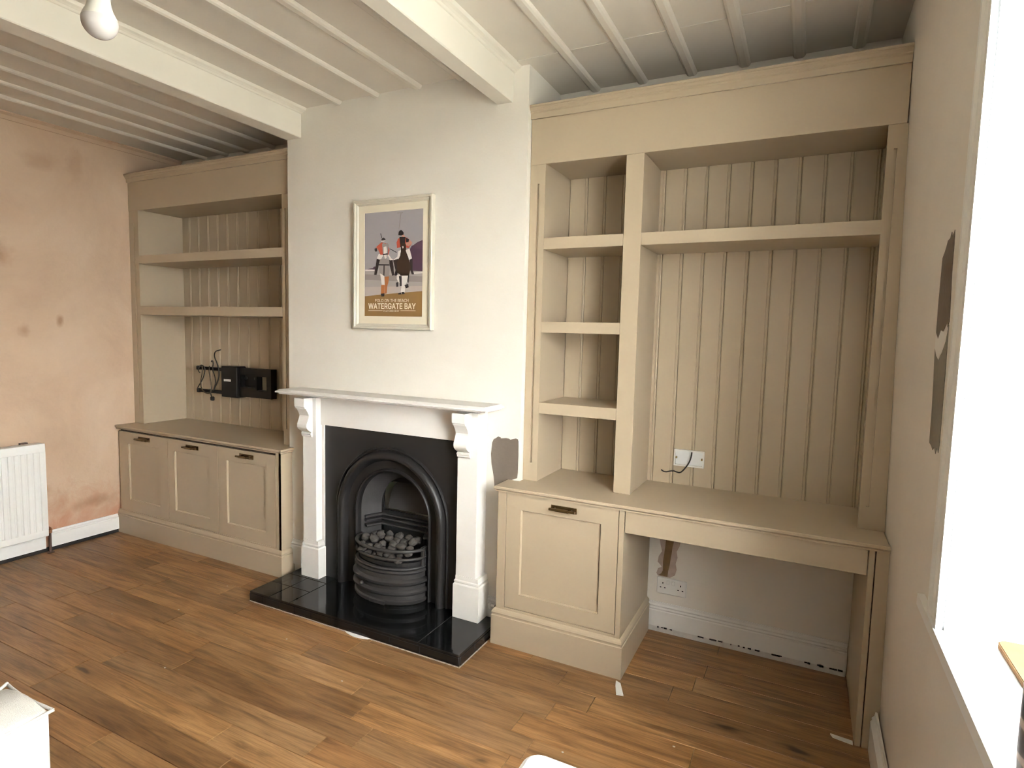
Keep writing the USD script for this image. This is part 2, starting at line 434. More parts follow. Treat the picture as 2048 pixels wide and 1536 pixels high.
wl = thing('wall_left', kind='structure', label='bare pink plaster wall')
obj('plaster', bx(XL - 0.12, XL, YB, YAL, -0.06, ZC + 0.04), 'plaster_pink', wl)

# right wall with the window opening
WZ0, WZ1, JX = 0.850, 2.50, 2.12
WINDOWS = [(-2.30, -1.010)]
wall = m3.Manifold.cube((0.52, YAR + 0.05 - YB, ZC + 0.10)).translate((XR, YB, -0.06))
for a, b in WINDOWS:
    wall = wall - m3.Manifold.cube((0.9, b - a, WZ1 - WZ0)).translate((XR - 0.1, a, WZ0))
wall = wall.refine_to_length(0.12)
v, f = arr(wall)
v[:, 0] += lean(v[:, 1], v[:, 2])
wr = thing('wall_right', kind='structure', label='white window wall')
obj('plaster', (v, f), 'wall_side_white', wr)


def wall_film(name, pts, m, label, t=0.0012):
    v, f = extrude(pts, t, 'x', 0)
    v[:, 0] = XR + lean(v[:, 1], v[:, 2]) - v[:, 0] - 0.0002
    obj(name, (v, f[:, ::-1]), m, wr, label=label)


wall_film('paint_patch', [(-0.654, 1.775), (-0.678, 1.79), (-0.690, 1.80), (-0.704, 1.815), (-0.729, 1.818), (-0.742, 1.832), (-0.749, 1.818), (-0.766, 1.825), (-0.776, 1.832), (-0.780, 1.80), (-0.784, 1.72), (-0.799, 1.64),
                          (-0.804, 1.60), (-0.784, 1.577), (-0.766, 1.592), (-0.749, 1.575), (-0.729, 1.566), (-0.714, 1.578), (-0.686, 1.555), (-0.654, 1.572), (-0.650, 1.65)], 'swatch_dark', 'dark brown brushed test patch of paint')
wall_film('paint_patch', [(-0.654, 1.572), (-0.686, 1.555), (-0.714, 1.578), (-0.749, 1.575), (-0.794, 1.60), (-0.784, 1.55), (-0.749, 1.52), (-0.729, 1.512), (-0.714, 1.498), (-0.679, 1.51), (-0.654, 1.53)], 'swatch_white', 'white brushed gap between the paint patches')
wall_film('paint_patch', [(-0.654, 1.53), (-0.682, 1.51), (-0.714, 1.498), (-0.749, 1.52), (-0.784, 1.55), (-0.802, 1.59), (-0.809, 1.48), (-0.814, 1.36), (-0.816, 1.29), (-0.809, 1.262), (-0.789, 1.272), (-0.776, 1.254),
                          (-0.754, 1.268), (-0.736, 1.258), (-0.714, 1.266), (-0.686, 1.270), (-0.682, 1.36), (-0.669, 1.45)], 'swatch_olive', 'grey olive brushed test patch of paint')

wf = thing('wall_front', kind='structure', label='wall behind the viewer')
obj('plaster', bx(XL - 0.12, XR + 0.33, YB - 0.12, YB, -0.06, ZC + 0.04), 'wall_white', wf)

# ------------------------------------------------------------------ ceiling
ce = thing('ceiling', kind='structure', label='white boarded ceiling with half round battens and two beams')
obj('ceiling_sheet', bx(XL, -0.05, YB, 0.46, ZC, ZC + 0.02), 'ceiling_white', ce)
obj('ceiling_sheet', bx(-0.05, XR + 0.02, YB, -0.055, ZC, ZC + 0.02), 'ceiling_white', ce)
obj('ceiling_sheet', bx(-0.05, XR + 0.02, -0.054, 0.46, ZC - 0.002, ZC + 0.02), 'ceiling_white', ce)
bat = [(-0.027, 0.0005), (-0.026, -0.006), (-0.021, -0.013), (-0.012, -0.018), (0.012, -0.018), (0.021, -0.013), (0.026, -0.006), (0.027, 0.0005)]


def batten(x, y1, w=1.0):
    obj('batten', extrude([(x + a * w, ZC + b) for a, b in bat], y1 - YB, 'y', YB), 'ceiling_white', ce)


for x in (-1.116, -0.848, -0.569, -0.30):
    batten(x, 0.0)
for x in (0.275, 0.521, 0.760, 1.000, 1.229, 1.461):
    batten(x, YAR)
for x in (-1.80, -2.135, -2.40, -2.625, -2.865):
    batten(x, YAL)
for x0, x1, s in ((-1.514, -1.398, 1), (-0.093, -0.005, 1)):
    obj('ceiling_beam', bx(x0, x1, YB, 0.0, 2.655, ZC, 0.004), 'beam_white', ce, label='white box beam running to the chimney breast')
for x0 in (-1.398, -0.005):
    obj('beam_bead', extrude([(x0 + 0.02, ZC), (x0, ZC), (x0, ZC - 0.030), (x0 + 0.006, ZC - 0.028), (x0 + 0.012, ZC - 0.021), (x0 + 0.022, ZC - 0.016), (x0 + 0.034, ZC - 0.012), (x0 + 0.042, ZC)], -YB, 'y', YB), 'beam_white', ce)
obj('wall_bead', extrude([(XL, ZC), (XL, ZC - 0.045), (XL + 0.008, ZC - 0.045), (XL + 0.012, ZC - 0.02), (XL + 0.03, ZC - 0.008), (XL + 0.03, ZC)], YAL - YB, 'y', YB), 'plaster_pink', ce)

# ------------------------------------------------------------------ baseboards
SK = [(0, 0), (0.018, 0), (0.018, 0.100), (0.013, 0.106), (0.015, 0.113), (0.008, 0.121), (0.006, 0.134), (0, 0.135)]


def sk(z0, h=1.0, t=1.0):
    return [(a * t, z0 + b * h) for a, b in SK]


bl = thing('baseboard_left', kind='structure', label='white skirting over a black strip painted as its shadow gap')
obj('skirting', sweep(sk(0.026, 0.83), [(XL, YB), (XL, -0.580)][::-1], 'xy') if False else sweep([(-o, z) for o, z in sk(0.026, 0.83)], [(XL, -0.580), (XL, YB)]), 'gloss_white', bl)
obj('skirting', sweep([(-o, z) for o, z in sk(0.026, 0.83)], [(XL, -0.110), (XL, -0.556)]), 'gloss_white', bl)
obj('floor_gap', bx(XL, XL + 0.010, YB, -0.11, 0, 0.026), 'gap_black', bl)  # black strip painted in for the shadow under the raised skirting
bb = thing('baseboard_back', kind='structure', label='old white skirting with an unpainted strip under the desk')
skb = [(0, 0.03), (0.018, 0.03), (0.018, 0.112), (0.013, 0.117), (0.016, 0.124), (0.010, 0.131), (0.012, 0.138), (0.005, 0.146), (0.004, 0.156), (0, 0.157)]
obj('skirting', sweep(skb, [(0.664, YAR), (1.588, YAR)]), 'trim_white', bb)
obj('bare_strip', bx(0.664, 1.588, YAR - 0.014, YAR, 0.0, 0.030), 'old_white', bb, label='unpainted strip below the skirting')
for k in range(26):
    x = 0.70 + 0.86 * rng.random() ** 0.8
    w = 0.004 + 0.02 * rng.random()
    obj('chip', bx(x, x + w, YAR - 0.0185, YAR - 0.010, 0.026 - 0.004 * rng.random(), 0.0305 + 0.002 * rng.random()), 'gap_black', bb)
obj('skirting', sweep([(o, z * 1.15) for o, z in sk(0.055, 1.0)], [(BL + 0.001, 0), (-1.312, 0)]), 'trim_white', bb)
obj('skirting', sweep([(o, z) for o, z in sk(0.057, 0.80)], [(-0.080, 0), (0.020, 0)]), 'trim_white', bb)
br = thing('baseboard_right', kind='structure', label='white skirting below the window')
obj('skirting', sweep([(-o * 1.15, z * 1.17) for o, z in SK], [(XR + 0.001, YB), (XR + 0.001, -0.135)]), 'trim_white', br)

# ------------------------------------------------------------------ window
WLAB = ['deep white window reveal beside the desk']
for wi, ((WY0, WY1), wlab) in enumerate(zip(WINDOWS, WLAB), 1):
    wn = thing(f'window_{wi}', kind='structure', label=wlab)
    obj('sill_board', extrude(Polygon([(1.640, WY1 + 0.215), (1.640, WY0 - 0.15), (XR + 0.002, WY0 - 0.15), (XR + 0.002, WY0), (JX, WY0), (JX, WY1), (XR + 0.002, WY1), (XR + 0.002, WY1 + 0.215)]), 0.030, 'z', 0.850), 'gloss_white', wn)
    arc = [(0, 0), (0.018, 0), (0.018, 0.014), (0.012, 0.020), (0.009, 0.030), (0.013, 0.040), (0.010, 0.050), (0.014, 0.062), (0.016, 0.092), (0, 0.095)]
    for s, ye in ((1, WY1 + 0.095), (-1, WY0 - 0.095)):
        obj('architrave', extrude([(XR + 0.004 - a, ye - s * b) for a, b in arc], WZ1 + 0.09 - 0.880, 'z', 0.880), 'trim_white', wn)
    obj('architrave', bx(XR - 0.016, XR + 0.004, WY0 - 0.09, WY1 + 0.09, WZ1, WZ1 + 0.09, 0.004), 'trim_white', wn)
    for s, y in ((1, WY1), (-1, WY0)):
        a, b = (y - 0.001, y + 0.012) if s > 0 else (y - 0.012, y + 0.001)
        obj('jamb_lining', bx(XR - 0.013, 1.6565, a - (0.003 if s > 0 else 0), b + (0 if s > 0 else 0.003), 0.880, WZ1), 'gloss_white', wn)
        obj('jamb_panel', bx(1.6605, JX, a, b, 0.880, WZ1, 0.001), 'gloss_white', wn)
        obj('groove_seal', bx(1.6566, 1.6604, *((a + 0.0005, b) if s > 0 else (a, b - 0.0005)), 0.880, WZ1), 'groove_shade_grey', wn)  # added grey strip, paints the shade of the open groove
        obj('jamb_bead', bx(1.6605, JX, a - (0.010 if s > 0 else -0.013), b - (0.012 if s > 0 else -0.012), 0.880, 0.890, 0.004), 'gloss_white', wn)
    obj('head_panel', bx(XR - 0.005, JX, WY0, WY1, WZ1 - 0.01, WZ1 + 0.005), 'gloss_white', wn)
    for z0, z1, dx in ((0.880, 1.69, 0.0), (1.67, WZ1 - 0.01, 0.045)):
        x0, x1 = JX - 0.055 + dx, JX - 0.015 + dx
        sash = extrude(sbox(WY0, z0, WY1, z1).difference(sbox(WY0 + 0.055, z0 + 0.055, WY1 - 0.055, z1 - 0.05)), x1 - x0, 'x', x0)
        ym = (WY0 + WY1) / 2
        obj('sash', join(sash, bx(x0 + 0.008, x1 - 0.008, ym - 0.012, ym + 0.012, z0 + 0.05, z1 - 0.05)), 'gloss_white', wn)
        for a, b in ((WY0 + 0.05, ym - 0.01), (ym + 0.01, WY1 - 0.05)):
            obj('pane', bx((x0 + x1) / 2 - 0.002, (x0 + x1) / 2 + 0.002, a, b, z0 + 0.05, z1 - 0.045), 'glass_pane', wn)
obj('ground', bx(2.4, 40, -30, 30, -0.5, -0.4), 'outdoor_ground', kind='structure', label='ground outside the window')

# ------------------------------------------------------------------ fitted cabinets, left alcove
CP = 'cabinet_paint'


def plinth(parent, path, y_top, hgt=0.142, t=0.016):
    prof = [(0, 0), (t, 0), (t, hgt - 0.034), (t - 0.004, hgt - 0.031), (t - 0.004, hgt - 0.026), (t - 0.001, hgt - 0.018), (t - 0.004, hgt - 0.010), (t - 0.009, hgt - 0.003), (0.001, hgt + 0.001), (0, hgt)]
    obj('plinth', sweep(prof, path), CP, parent)


def shaker_door(parent, x0, x1, z0, z1, yf, px0, px1, pz0, pz1, hx0, hz, label=None):
    """A framed door: rails and stiles round a recessed panel, with a bronze pull."""
    fr = sbox(x0, z0, x1, z1).difference(sbox(px0, pz0, px1, pz1))
    v1 = extrude(fr, 0.020, 'y', yf)
    bead = sweep([(0, yf + 0.004), (0.004, yf + 0.009), (0.004, yf + 0.013), (0, yf + 0.013)], [(px0, pz0), (px0, pz1), (px1, pz1), (px1, pz0)], 'xz', closed=True)
    d = obj('door', v1, CP, parent, label=label)
    obj('door_panel', join(extrude(sbox(px0 - 0.004, pz0 - 0.004, px1 + 0.004, pz1 + 0.004), 0.006, 'y', yf + 0.011), bead), CP, d)
    w = 0.128
    plate = join(bx(hx0, hx0 + w, yf - 0.004, yf, hz - 0.014, hz + 0.014, 0.0015))
    posts = [trimesh.creation.cylinder(0.005, 0.026, sections=14, transform=trimesh.transformations.translation_matrix((x, yf - 0.016, hz)) @ trimesh.transformations.rotation_matrix(math.pi / 2, (1, 0, 0))) for x in (hx0 + 0.022, hx0 + w - 0.022)]
    bar = trimesh.creation.cylinder(0.0062, w, sections=18, transform=trimesh.transformations.translation_matrix((hx0 + w / 2, yf - 0.030, hz)) @ trimesh.transformations.rotation_matrix(math.pi / 2, (0, 1, 0)))
    grip = trimesh.creation.cylinder(0.0078, w * 0.52, sections=18, transform=trimesh.transformations.translation_matrix((hx0 + w / 2, yf - 0.030, hz)) @ trimesh.transformations.rotation_matrix(math.pi / 2, (0, 1, 0)))
    obj('handle', join(plate, *posts, bar, grip), 'bronze', d, smooth=40, label='bronze bar handle on a back plate')
    return d


LF = -0.092
cl = thing('base_cabinet', 'taupe painted three door base cabinet left of the fireplace', 'cabinet', (-2.31, -0.09, 0))
obj('body', join(bx(XL + 0.004, -1.494, LF + 0.024, -0.001, 0.0, 0.770), bx(XL + 0.004, BL - 0.003, -0.001, YAL - 0.003, 0.0, 0.770)), 'cabinet_gap', cl)
obj('side_panel', bx(-1.510, -1.490, LF, -0.002, 0, 0.770, 0.001), CP, cl)
obj('stile', bx(-1.536, -1.4895, LF, LF + 0.022, 0.142, 0.770, 0.001), CP, cl)
obj('bottom_rail', bx(XL + 0.004, -1.536, LF, LF + 0.022, 0.1, 0.173), CP, cl)
plinth(cl, [(XL + 0.004, LF), (-1.490, LF), (-1.490, -0.004)], LF, 0.165, 0.017)
for (x0, x1), (p0, p1) in zip(((-3.140, -2.580), (-2.577, -2.067), (-2.064, -1.5385)), ((-3.030, -2.676), (-2.508, -2.150), (-1.980, -1.627))):
    c = (p0 + p1) / 2
    shaker_door(cl, x0, x1, 0.176, 0.757, LF, p0, p1, 0.258, 0.676, c - 0.064 + 0.012, 0.722)


def worktop(name, poly, label, edge_path):
    core = extrude(Polygon(poly).buffer(-0.0035, join_style=2), 0.0258, 'z', ZW - 0.0259)
    nose = sweep([(-0.006, ZW - 0.026), (0.010, ZW - 0.026), (0.010, ZW - 0.020), (0.013, ZW - 0.017), (0.0185, ZW - 0.012), (0.0185, ZW - 0.004), (0.0145, ZW), (-0.006, ZW)], edge_path)
    obj(name, join(core, nose), CP, None, label=label, cat='worktop', base=(edge_path[0][0], edge_path[0][1], ZW))


worktop('worktop', [(XL + 0.003, LF), (-1.491, LF), (-1.491, -0.002), (BL - 0.003, -0.002), (BL - 0.003, YAL - 0.003), (XL + 0.003, YAL - 0.003)],
        'taupe painted worktop over the three door cabinet, left of the fireplace', [(XL + 0.003, LF), (-1.491, LF), (-1.491, -0.003)])


def boards(parent, x0, x1, first, pitch, yb, z0, z1):
    """Tongue-and-groove boards, each with a V edge on one side and a bead on the other."""
    xs = [x0] + [x for x in [first + pitch * k for k in range(-30, 40)] if x0 + 0.012 < x < x1 - 0.012] + [x1]
    for a, b in zip(xs[:-1], xs[1:]):
        poly = [(a + 0.0004, yb + 0.010), (a + 0.0004, yb + 0.0045), (a + 0.0045, yb), (b - 0.014, yb), (b - 0.0125, yb + 0.003), (b - 0.0105, yb + 0.003), (b - 0.009, yb + 0.0005), (b - 0.005, yb), (b - 0.002, yb + 0.0015), (b - 0.0004, yb + 0.0045), (b - 0.0004, yb + 0.010)]
        obj('board', extrude(poly, z1 - z0, 'z', z0), CP, parent)


def cornice(parent, x0, x1, yf, z0, z1):
    h = z1 - z0
    prof = [(0.0, z0), (0.010, z0), (0.010, z0 + 0.42 * h), (0.013, z0 + 0.46 * h), (0.016, z0 + 0.50 * h), (0.016, z0 + 0.58 * h), (0.019, z0 + 0.62 * h), (0.024, z0 + 0.72 * h), (0.024, z0 + 0.80 * h), (0.028, z0 + 0.84 * h), (0.028, z1 - 0.004), (0.026, z1), (0.0, z1)]
    obj('cornice', sweep(prof, [(x0, yf), (x1, yf)]), CP, parent)


def post(parent, x0, x1, yf, z0, z1, gx, gz0, gz1, x1t=None):
    """A face-frame stile with a shallow vertical flute."""
    w = 0.0055
    front = Polygon([(x0, z0), (x1, z0), (x1t or x1, z1), (x0, z1)])
    groove = sbox(gx - w, gz0, gx + w, gz1)
    obj('post', join(extrude(front.difference(groove), 0.008, 'y', yf), extrude(front, 0.014, 'y', yf + 0.008)), CP, parent)


UF = 0.037
ub = thing('bookcase', 'taupe open bookcase with two wide shelves left of the fireplace', 'bookcase', (-2.34, 0.2, ZW))
Z2 = 2.357
obj('fascia', bx(XL + 0.003, BL - 0.002, UF - 0.003, UF + 0.020, Z2, 2.60, 0.0015), CP, ub)
cornice(ub, XL + 0.002, BL - 0.002, UF - 0.003, 2.560, 2.617)
obj('top_panel', bx(XL + 0.004, BL - 0.003, UF + 0.020, YAL - 0.004, Z2 + 0.010, Z2 + 0.028), CP, ub)
post(ub, XL + 0.003, -3.050, UF, ZW, Z2, -3.100, 0.90, 2.27)
post(ub, -1.605, BL - 0.0006, UF, ZW, Z2, -1.578, 0.90, 2.27)
obj('side_panel', bx(XL + 0.004, -3.062, UF + 0.022, 0.395, ZW, Z2 + 0.009), CP, ub)
obj('side_panel', bx(-1.600, BL - 0.003, UF + 0.022, 0.395, ZW, Z2 + 0.009), CP, ub)
boards(ub, -3.062, -1.600, -2.968, 0.1067, 0.384, ZW, Z2 + 0.009)
obj('back_panel', bx(XL + 0.004, BL - 0.003, 0.3955, 0.404, ZW, Z2 + 0.009), CP, ub)
for z0, z1 in ((1.978, 2.036), (1.609, 1.669)):
    obj('shelf', bx(-3.0615, -1.6005, UF + 0.001, 0.3835, z0, z1, 0.0015), CP, ub)
    obj('shelf_lipping', bx(-3.0495, -1.6055, UF - 0.002, UF + 0.001, z0, z1, 0.001), CP, ub)

# ------------------------------------------------------------------ fitted desk unit, right alcove
RF = -0.130
cr = thing('base_cabinet', 'taupe painted single door base cabinet right of the fireplace, under the desk top', 'cabinet', (0.35, -0.12, 0))
obj('body', join(bx(0.034, 0.640, RF + 0.024, -0.002, 0.0, 0.774), bx(BR + 0.004, 0.640, -0.002, YAR - 0.022, 0, 0.774)), 'cabinet_gap', cr)
obj('side_panel', bx(0.640, 0.662, RF, YAR - 0.003, 0, 0.774, 0.001), CP, cr)
obj('side_panel', bx(0.030, 0.040, RF + 0.002, -0.003, 0, 0.774, 0.001), CP, cr)
obj('stile', bx(0.030, 0.0755, RF, RF + 0.022, 0.10, 0.774, 0.001), CP, cr)
obj('stile', bx(0.6385, 0.6625, RF - 0.0005, RF + 0.0215, 0.10, 0.774, 0.001), CP, cr)
obj('bottom_rail', bx(0.0755, 0.6385, RF, RF + 0.022, 0.10, 0.193), CP, cr)
plinth(cr, [(0.030, -0.004), (0.030, RF), (0.6625, RF), (0.6625, YAR - 0.02)], RF, 0.180, 0.017)
shaker_door(cr, 0.0785, 0.6355, 0.196, 0.770, RF, 0.155, 0.556, 0.272, 0.694, 0.312, 0.733)

worktop('worktop', [(0.034, RF - 0.004), (1.6560, RF - 0.004), (1.6560, YAR - 0.002), (BR + 0.003, YAR - 0.002), (BR + 0.003, -0.002), (0.034, -0.002)],
        'taupe painted desk top running from the fireplace to the window wall', [(0.034, -0.003), (0.034, RF - 0.004), (1.6560, RF - 0.004)])

dk = thing('desk', 'taupe painted desk drawer and end leg against the window wall, under the desk top', 'desk', (1.2, 0.1, 0))
dr = obj('drawer', bx(0.6665, 1.5885, RF - 0.001, RF + 0.020, 0.673, 0.770, 0.001), CP, dk)
obj('drawer_box', bx(0.685, 1.575, RF + 0.020, 0.30, 0.690, 0.765), CP, dr)
obj('leg_panel', bx(1.592, 1.612, RF, YAR - 0.003, 0.0, 0.774, 0.0015), CP, dk)
obj('scribe_strip', extrude([(1.6155, 0), (XR + lean(RF, 0.0) - 0.001, 0), (XR + lean(RF, 0.774) - 0.001, 0.774), (1.6155, 0.774)], 0.019, 'y', RF + 0.001), CP, dk)
obj('scribe_core', bx(1.612, 1.630, RF + 0.018, RF + 0.06, 0.0, 0.774), 'cabinet_gap', dk)

rb = thing('bookcase', 'taupe open bookcase with narrow cubbies and one wide shelf over the desk', 'bookcase', (0.85, 0.2, ZW))
UR, Z3, XE = 0.039, 2.358, 1.632
obj('fascia', bx(BR + 0.002, XR + float(lean(0.04, 2.600)) - 0.001, UR - 0.003, UR + 0.020, Z3, 2.600, 0.0015), CP, rb)
cornice(rb, BR + 0.001, XR + float(lean(0.04, 2.634)) - 0.001, UR - 0.003, 2.572, 2.634)
obj('top_panel', bx(BR + 0.003, 1.620, UR + 0.020, YAR - 0.004, Z3 + 0.006, Z3 + 0.024), CP, rb)
post(rb, BR + 0.002, 0.159, UR, ZW, Z3, 0.1215, 0.892, 2.27)
post(rb, 1.563, XR - 0.001, UR, ZW, Z3, 1.591, 0.892, 2.27, XR + float(lean(0.04, Z3)) - 0.001)
obj('side_panel', bx(BR + 0.003, 0.157, UR + 0.022, 0.3705, ZW, Z3 + 0.005), CP, rb)
obj('side_panel', bx(1.585, 1.620, UR + 0.022, 0.3705, ZW, Z3 + 0.005), CP, rb)
obj('divider', bx(0.556, 0.638, UR, 0.3705, ZW, Z3 + 0.005, 0.0015), CP, rb)
boards(rb, BR + 0.003, 1.620, 0.6627, 0.1013, 0.371, ZW, Z3 + 0.005)
obj('back_panel', bx(BR + 0.003, 1.620, 0.3815, YAR - 0.003, ZW, Z3 + 0.005), CP, rb)
for z0, z1 in ((1.953, 2.009), (1.548, 1.602), (1.145, 1.201)):
    obj('shelf', bx(0.1585, 0.5555, UR + 0.001, 0.3705, z0, z1, 0.0015), CP, rb)
obj('shelf', bx(0.6385, 1.5845, UR + 0.001, 0.3705, 1.953, 2.009, 0.0015), CP, rb)

# ------------------------------------------------------------------ fireplace: hearth, surround, insert
HZ = 0.057
he = thing('hearth', 'black glossy tiled hearth slab in front of the fireplace', 'hearth', (-0.69, -0.2, 0))
obj('bed', bx(-1.386, -0.012, -0.404, -0.001, 0.0, HZ - 0.010), 'hearth_grout', he)
obj('bed', bx(-1.09, -0.30, 0.0, 0.20, 0.0, HZ - 0.010), 'hearth_grout', he)
xs = [-1.391, -1.285, -1.135, -0.985, -0.835, -0.685, -0.535, -0.385, -0.235, -0.006]
tops = [(-1.391, -1.238), (-1.238, -1.086), (-1.086, -0.240), (-0.240, -0.006)]
for a, b in tops:
    cuts = [-0.411, -0.258, -0.1285, 0.0] if b - a < 0.2 else ([-0.411, 0.0] if b - a < 0.3 else [-0.411, 0.0])
    for c, d in zip(cuts[:-1], cuts[1:]):
        obj('tile', bx(a + 0.0008, b - 0.0008, c + 0.0008, d - 0.0008, HZ - 0.012, HZ + 0.0004 * rng.random(), 0.0025), 'hearth_black', he)
fx = [-1.391, -1.285, -1.165, -1.045, -0.925, -0.79, -0.585, -0.405, -0.225, -0.006]
for a, b in zip(fx[:-1], fx[1:]):
    obj('edge_tile', bx(a + 0.0008, b - 0.0008, -0.4125, -0.402, 0.003, HZ - 0.0125, 0.002), 'hearth_black', he)
for x0 in (-1.3925, -0.015):
    for c, d in ((-0.4015, -0.27), (-0.27, -0.135), (-0.135, -0.003)):
        obj('edge_tile', bx(x0, x0 + 0.0105, c + 0.0008, d - 0.0008, 0.003, HZ - 0.0125, 0.002), 'hearth_black', he)
obj('firebrick_floor', bx(-1.088, -0.302, 0.001, 0.33, HZ - 0.012, HZ - 0.002), 'iron_deep', he)
obj('grout_line', join(bx(-1.385, -0.009, -0.4165, -0.411, 0, 0.0035), bx(-0.0055, -0.001, -0.4165, -0.15, 0, 0.0035)), 'sealant', he, label='pale crumbly grout along the hearth foot')
crescent = [(-0.690 + 0.165 * t, -0.413 - 0.020 * math.sin(math.pi * t) - 0.0) for t in np.linspace(0, 1, 15)]
obj('sealant_strip', extrude(Polygon(crescent + [(-0.525, -0.4128), (-0.69, -0.4128)]).buffer(0.0008), 0.004, 'z', 0.0001), 'gloss_white', None, label='white crescent of sealant at the foot of the hearth front', cat='sealant', base=(-0.6, -0.42, 0))

su = thing('fireplace_surround', 'white painted wooden fireplace surround with corbels and mantel shelf', 'fireplace surround', (-0.72, -0.1, HZ))
SP = 'surround_white'
obj('mantel_shelf', join(
    bx(-1.3755, -0.0635, -0.1405, -0.001, 1.1545, 1.1818),
    sweep([(-0.03, 1.154), (0.0, 1.154), (0.006, 1.156), (0.006, 1.1605), (0.011, 1.162), (0.020, 1.164), (0.020, 1.171), (0.002, 1.182), (-0.03, 1.182)], [(-1.405, -0.001), (-1.405, -0.170), (-0.034, -0.170), (-0.034, -0.001)])), SP, su)
obj('bed_mould', bx(-1.30, -0.106, -0.096, -0.001, 1.138, 1.154, 0.004), SP, su)
obj('frieze', bx(-1.196, -0.2262, -0.060, -0.001, 0.977, 1.138), SP, su)
obj('slip', bx(-1.198, -1.176, -0.052, -0.001, HZ, 0.977, 0.001), SP, su)
obj('slip', bx(-0.236, -0.2262, -0.052, -0.001, 0.283, 0.977, 0.001), SP, su)
for (s0, s1), (b0, b1) in (((-1.300, -1.196), (-1.308, -1.171)), ((-0.226, -0.108), (-0.236, -0.082))):
    p = obj('pilaster', bx(s0, s1, -0.098, -0.001, 0.282, 1.138, 0.0015), SP, su)
    blk = [(0, HZ), (0.020, HZ), (0.020, 0.235), (0.017, 0.240), (0.014, 0.243), (0.016, 0.249), (0.016, 0.256), (0.011, 0.262), (0.010, 0.270), (0.002, 0.278), (0, 0.282)]
    obj('base_block', join(bx(b0 + 0.010, b1 - 0.010, -0.100, -0.001, HZ, 0.282), sweep([(o - 0.010, z) for o, z in blk], [(b0 + 0.010, -0.001), (b0 + 0.010, -0.098), (b1 - 0.010, -0.098), (b1 - 0.010, -0.001)])), SP, p)
    c0, c1 = (s0 + 0.004, s0 + 0.078)
    yb = -0.098
    pro = [(yb, 1.138), (-0.166, 1.138), (-0.166, 1.089), (-0.160, 1.086), (-0.160, 1.079), (-0.150, 1.077)]
    for t in np.linspace(0, 1, 10):
        pro.append((-0.150 + 0.026 * math.sin(math.pi * 0.5 * min(1, t * 1.6)) - 0.022 * max(0, (t - 0.45)) / 0.55, 1.074 - 0.090 * t))
    for t in np.linspace(0.1, 1, 9):
        pro.append((-0.146 - 0.004 * math.sin(math.pi * t) + 0.040 * t ** 2.2, 0.984 - 0.050 * t))
    pro += [(-0.112, 0.932), (-0.116, 0.928), (-0.116, 0.922), (-0.110, 0.918), (-0.112, 0.914), (-0.110, 0.909), (yb, 0.904)]
    obj('corbel', extrude(Polygon(pro).buffer(0), c1 - c0, 'x', c0), SP, p)

ins = thing('fireplace_insert', 'black cast iron arched fireplace insert with bowed grate', 'fireplace', (-0.695, 0.0, HZ))
CX, R0, SPZ = -0.695, 0.392, 0.503


def arch(R, zb=HZ + 0.001, n=36):
    return [(CX - R, zb)] + [(CX + R * math.cos(t), SPZ + R * math.sin(t)) for t in np.linspace(math.pi, 0, n)] + [(CX + R, zb)]


plate = sbox(-1.1755, HZ + 0.001, -0.2365, 0.9765).difference(Polygon(arch(R0 - 0.001, HZ - 0.01)))
obj('face_plate', extrude(plate, 0.010, 'y', -0.046), 'iron', ins)
prof = [(0.0, -0.036), (0.0, -0.046), (0.003, -0.054), (0.008, -0.057), (0.013, -0.054), (0.016, -0.047), (0.022, -0.047), (0.025, -0.060), (0.032, -0.072), (0.042, -0.079), (0.054, -0.079), (0.064, -0.072), (0.071, -0.060),
        (0.076, -0.046), (0.080, -0.034), (0.125, -0.026), (0.128, -0.034), (0.134, -0.039), (0.140, -0.038), (0.146, -0.030), (0.148, -0.018), (0.148, 0.000), (0.0, 0.000)]
obj('arch_moulding', sweep(prof, arch(R0), 'xz'), 'iron', ins, smooth=35)
# firebox: cheeks, arched throat and back, splaying inwards
Ri, Rb, YF = 0.244, 0.186, 0.112
A, Bk = arch(Ri, HZ + 0.001, 30), arch(Rb, HZ + 0.001, 30)
Vv = np.array([(x, -0.001, z) for x, z in A] + [(x, YF, z) for x, z in Bk])
nA = len(A)
Ff = np.array([t for i in range(nA - 1) for t in ((i, i + 1, nA + i + 1), (i, nA + i + 1, nA + i))])
Vo = np.array([(CX + (x - CX) * 1.03, y, z + (0.008 if z > SPZ else 0)) for x, y, z in Vv])
rim = np.array([t for i in range(nA - 1) for (p, q) in ((i, i + 1), (nA + i + 1, nA + i)) for t in ((p, 2 * nA + p, 2 * nA + q), (p, 2 * nA + q, q))])
lin = trimesh.Trimesh(np.vstack([Vv, Vo]), np.vstack([Ff, Ff[:, ::-1] + 2 * nA, rim]), process=False)
trimesh.repair.fix_normals(lin)
obj('firebox_lining', lin, 'iron_cheek', ins, smooth=30)
flue = Polygon([(-0.862, 0.475), (-0.866, 0.56), (-0.855, 0.605), (-0.828, 0.640), (-0.790, 0.655), (-0.60, 0.655), (-0.562, 0.640), (-0.535, 0.605), (-0.524, 0.56), (-0.528, 0.475)])
obj('fireback', extrude(Polygon(Bk).buffer(0.004).difference(flue).intersection(sbox(-2, HZ + 0.001, 1, 2)), 0.010, 'y', YF), 'iron_deep', ins)
fa = np.array(arr(extrude(affinity.scale(flue, 0.93, 0.94), 0.006, 'y', 0.0))[0]); ff_ = arr(extrude(affinity.scale(flue, 0.93, 0.94), 0.006, 'y', 0.0))[1]
fa[:, 1] += YF + 0.022 + 0.35 * (fa[:, 2] - 0.475)
obj('flue_flap', (fa, ff_), 'iron_cheek', ins, label='angled black flue flap')
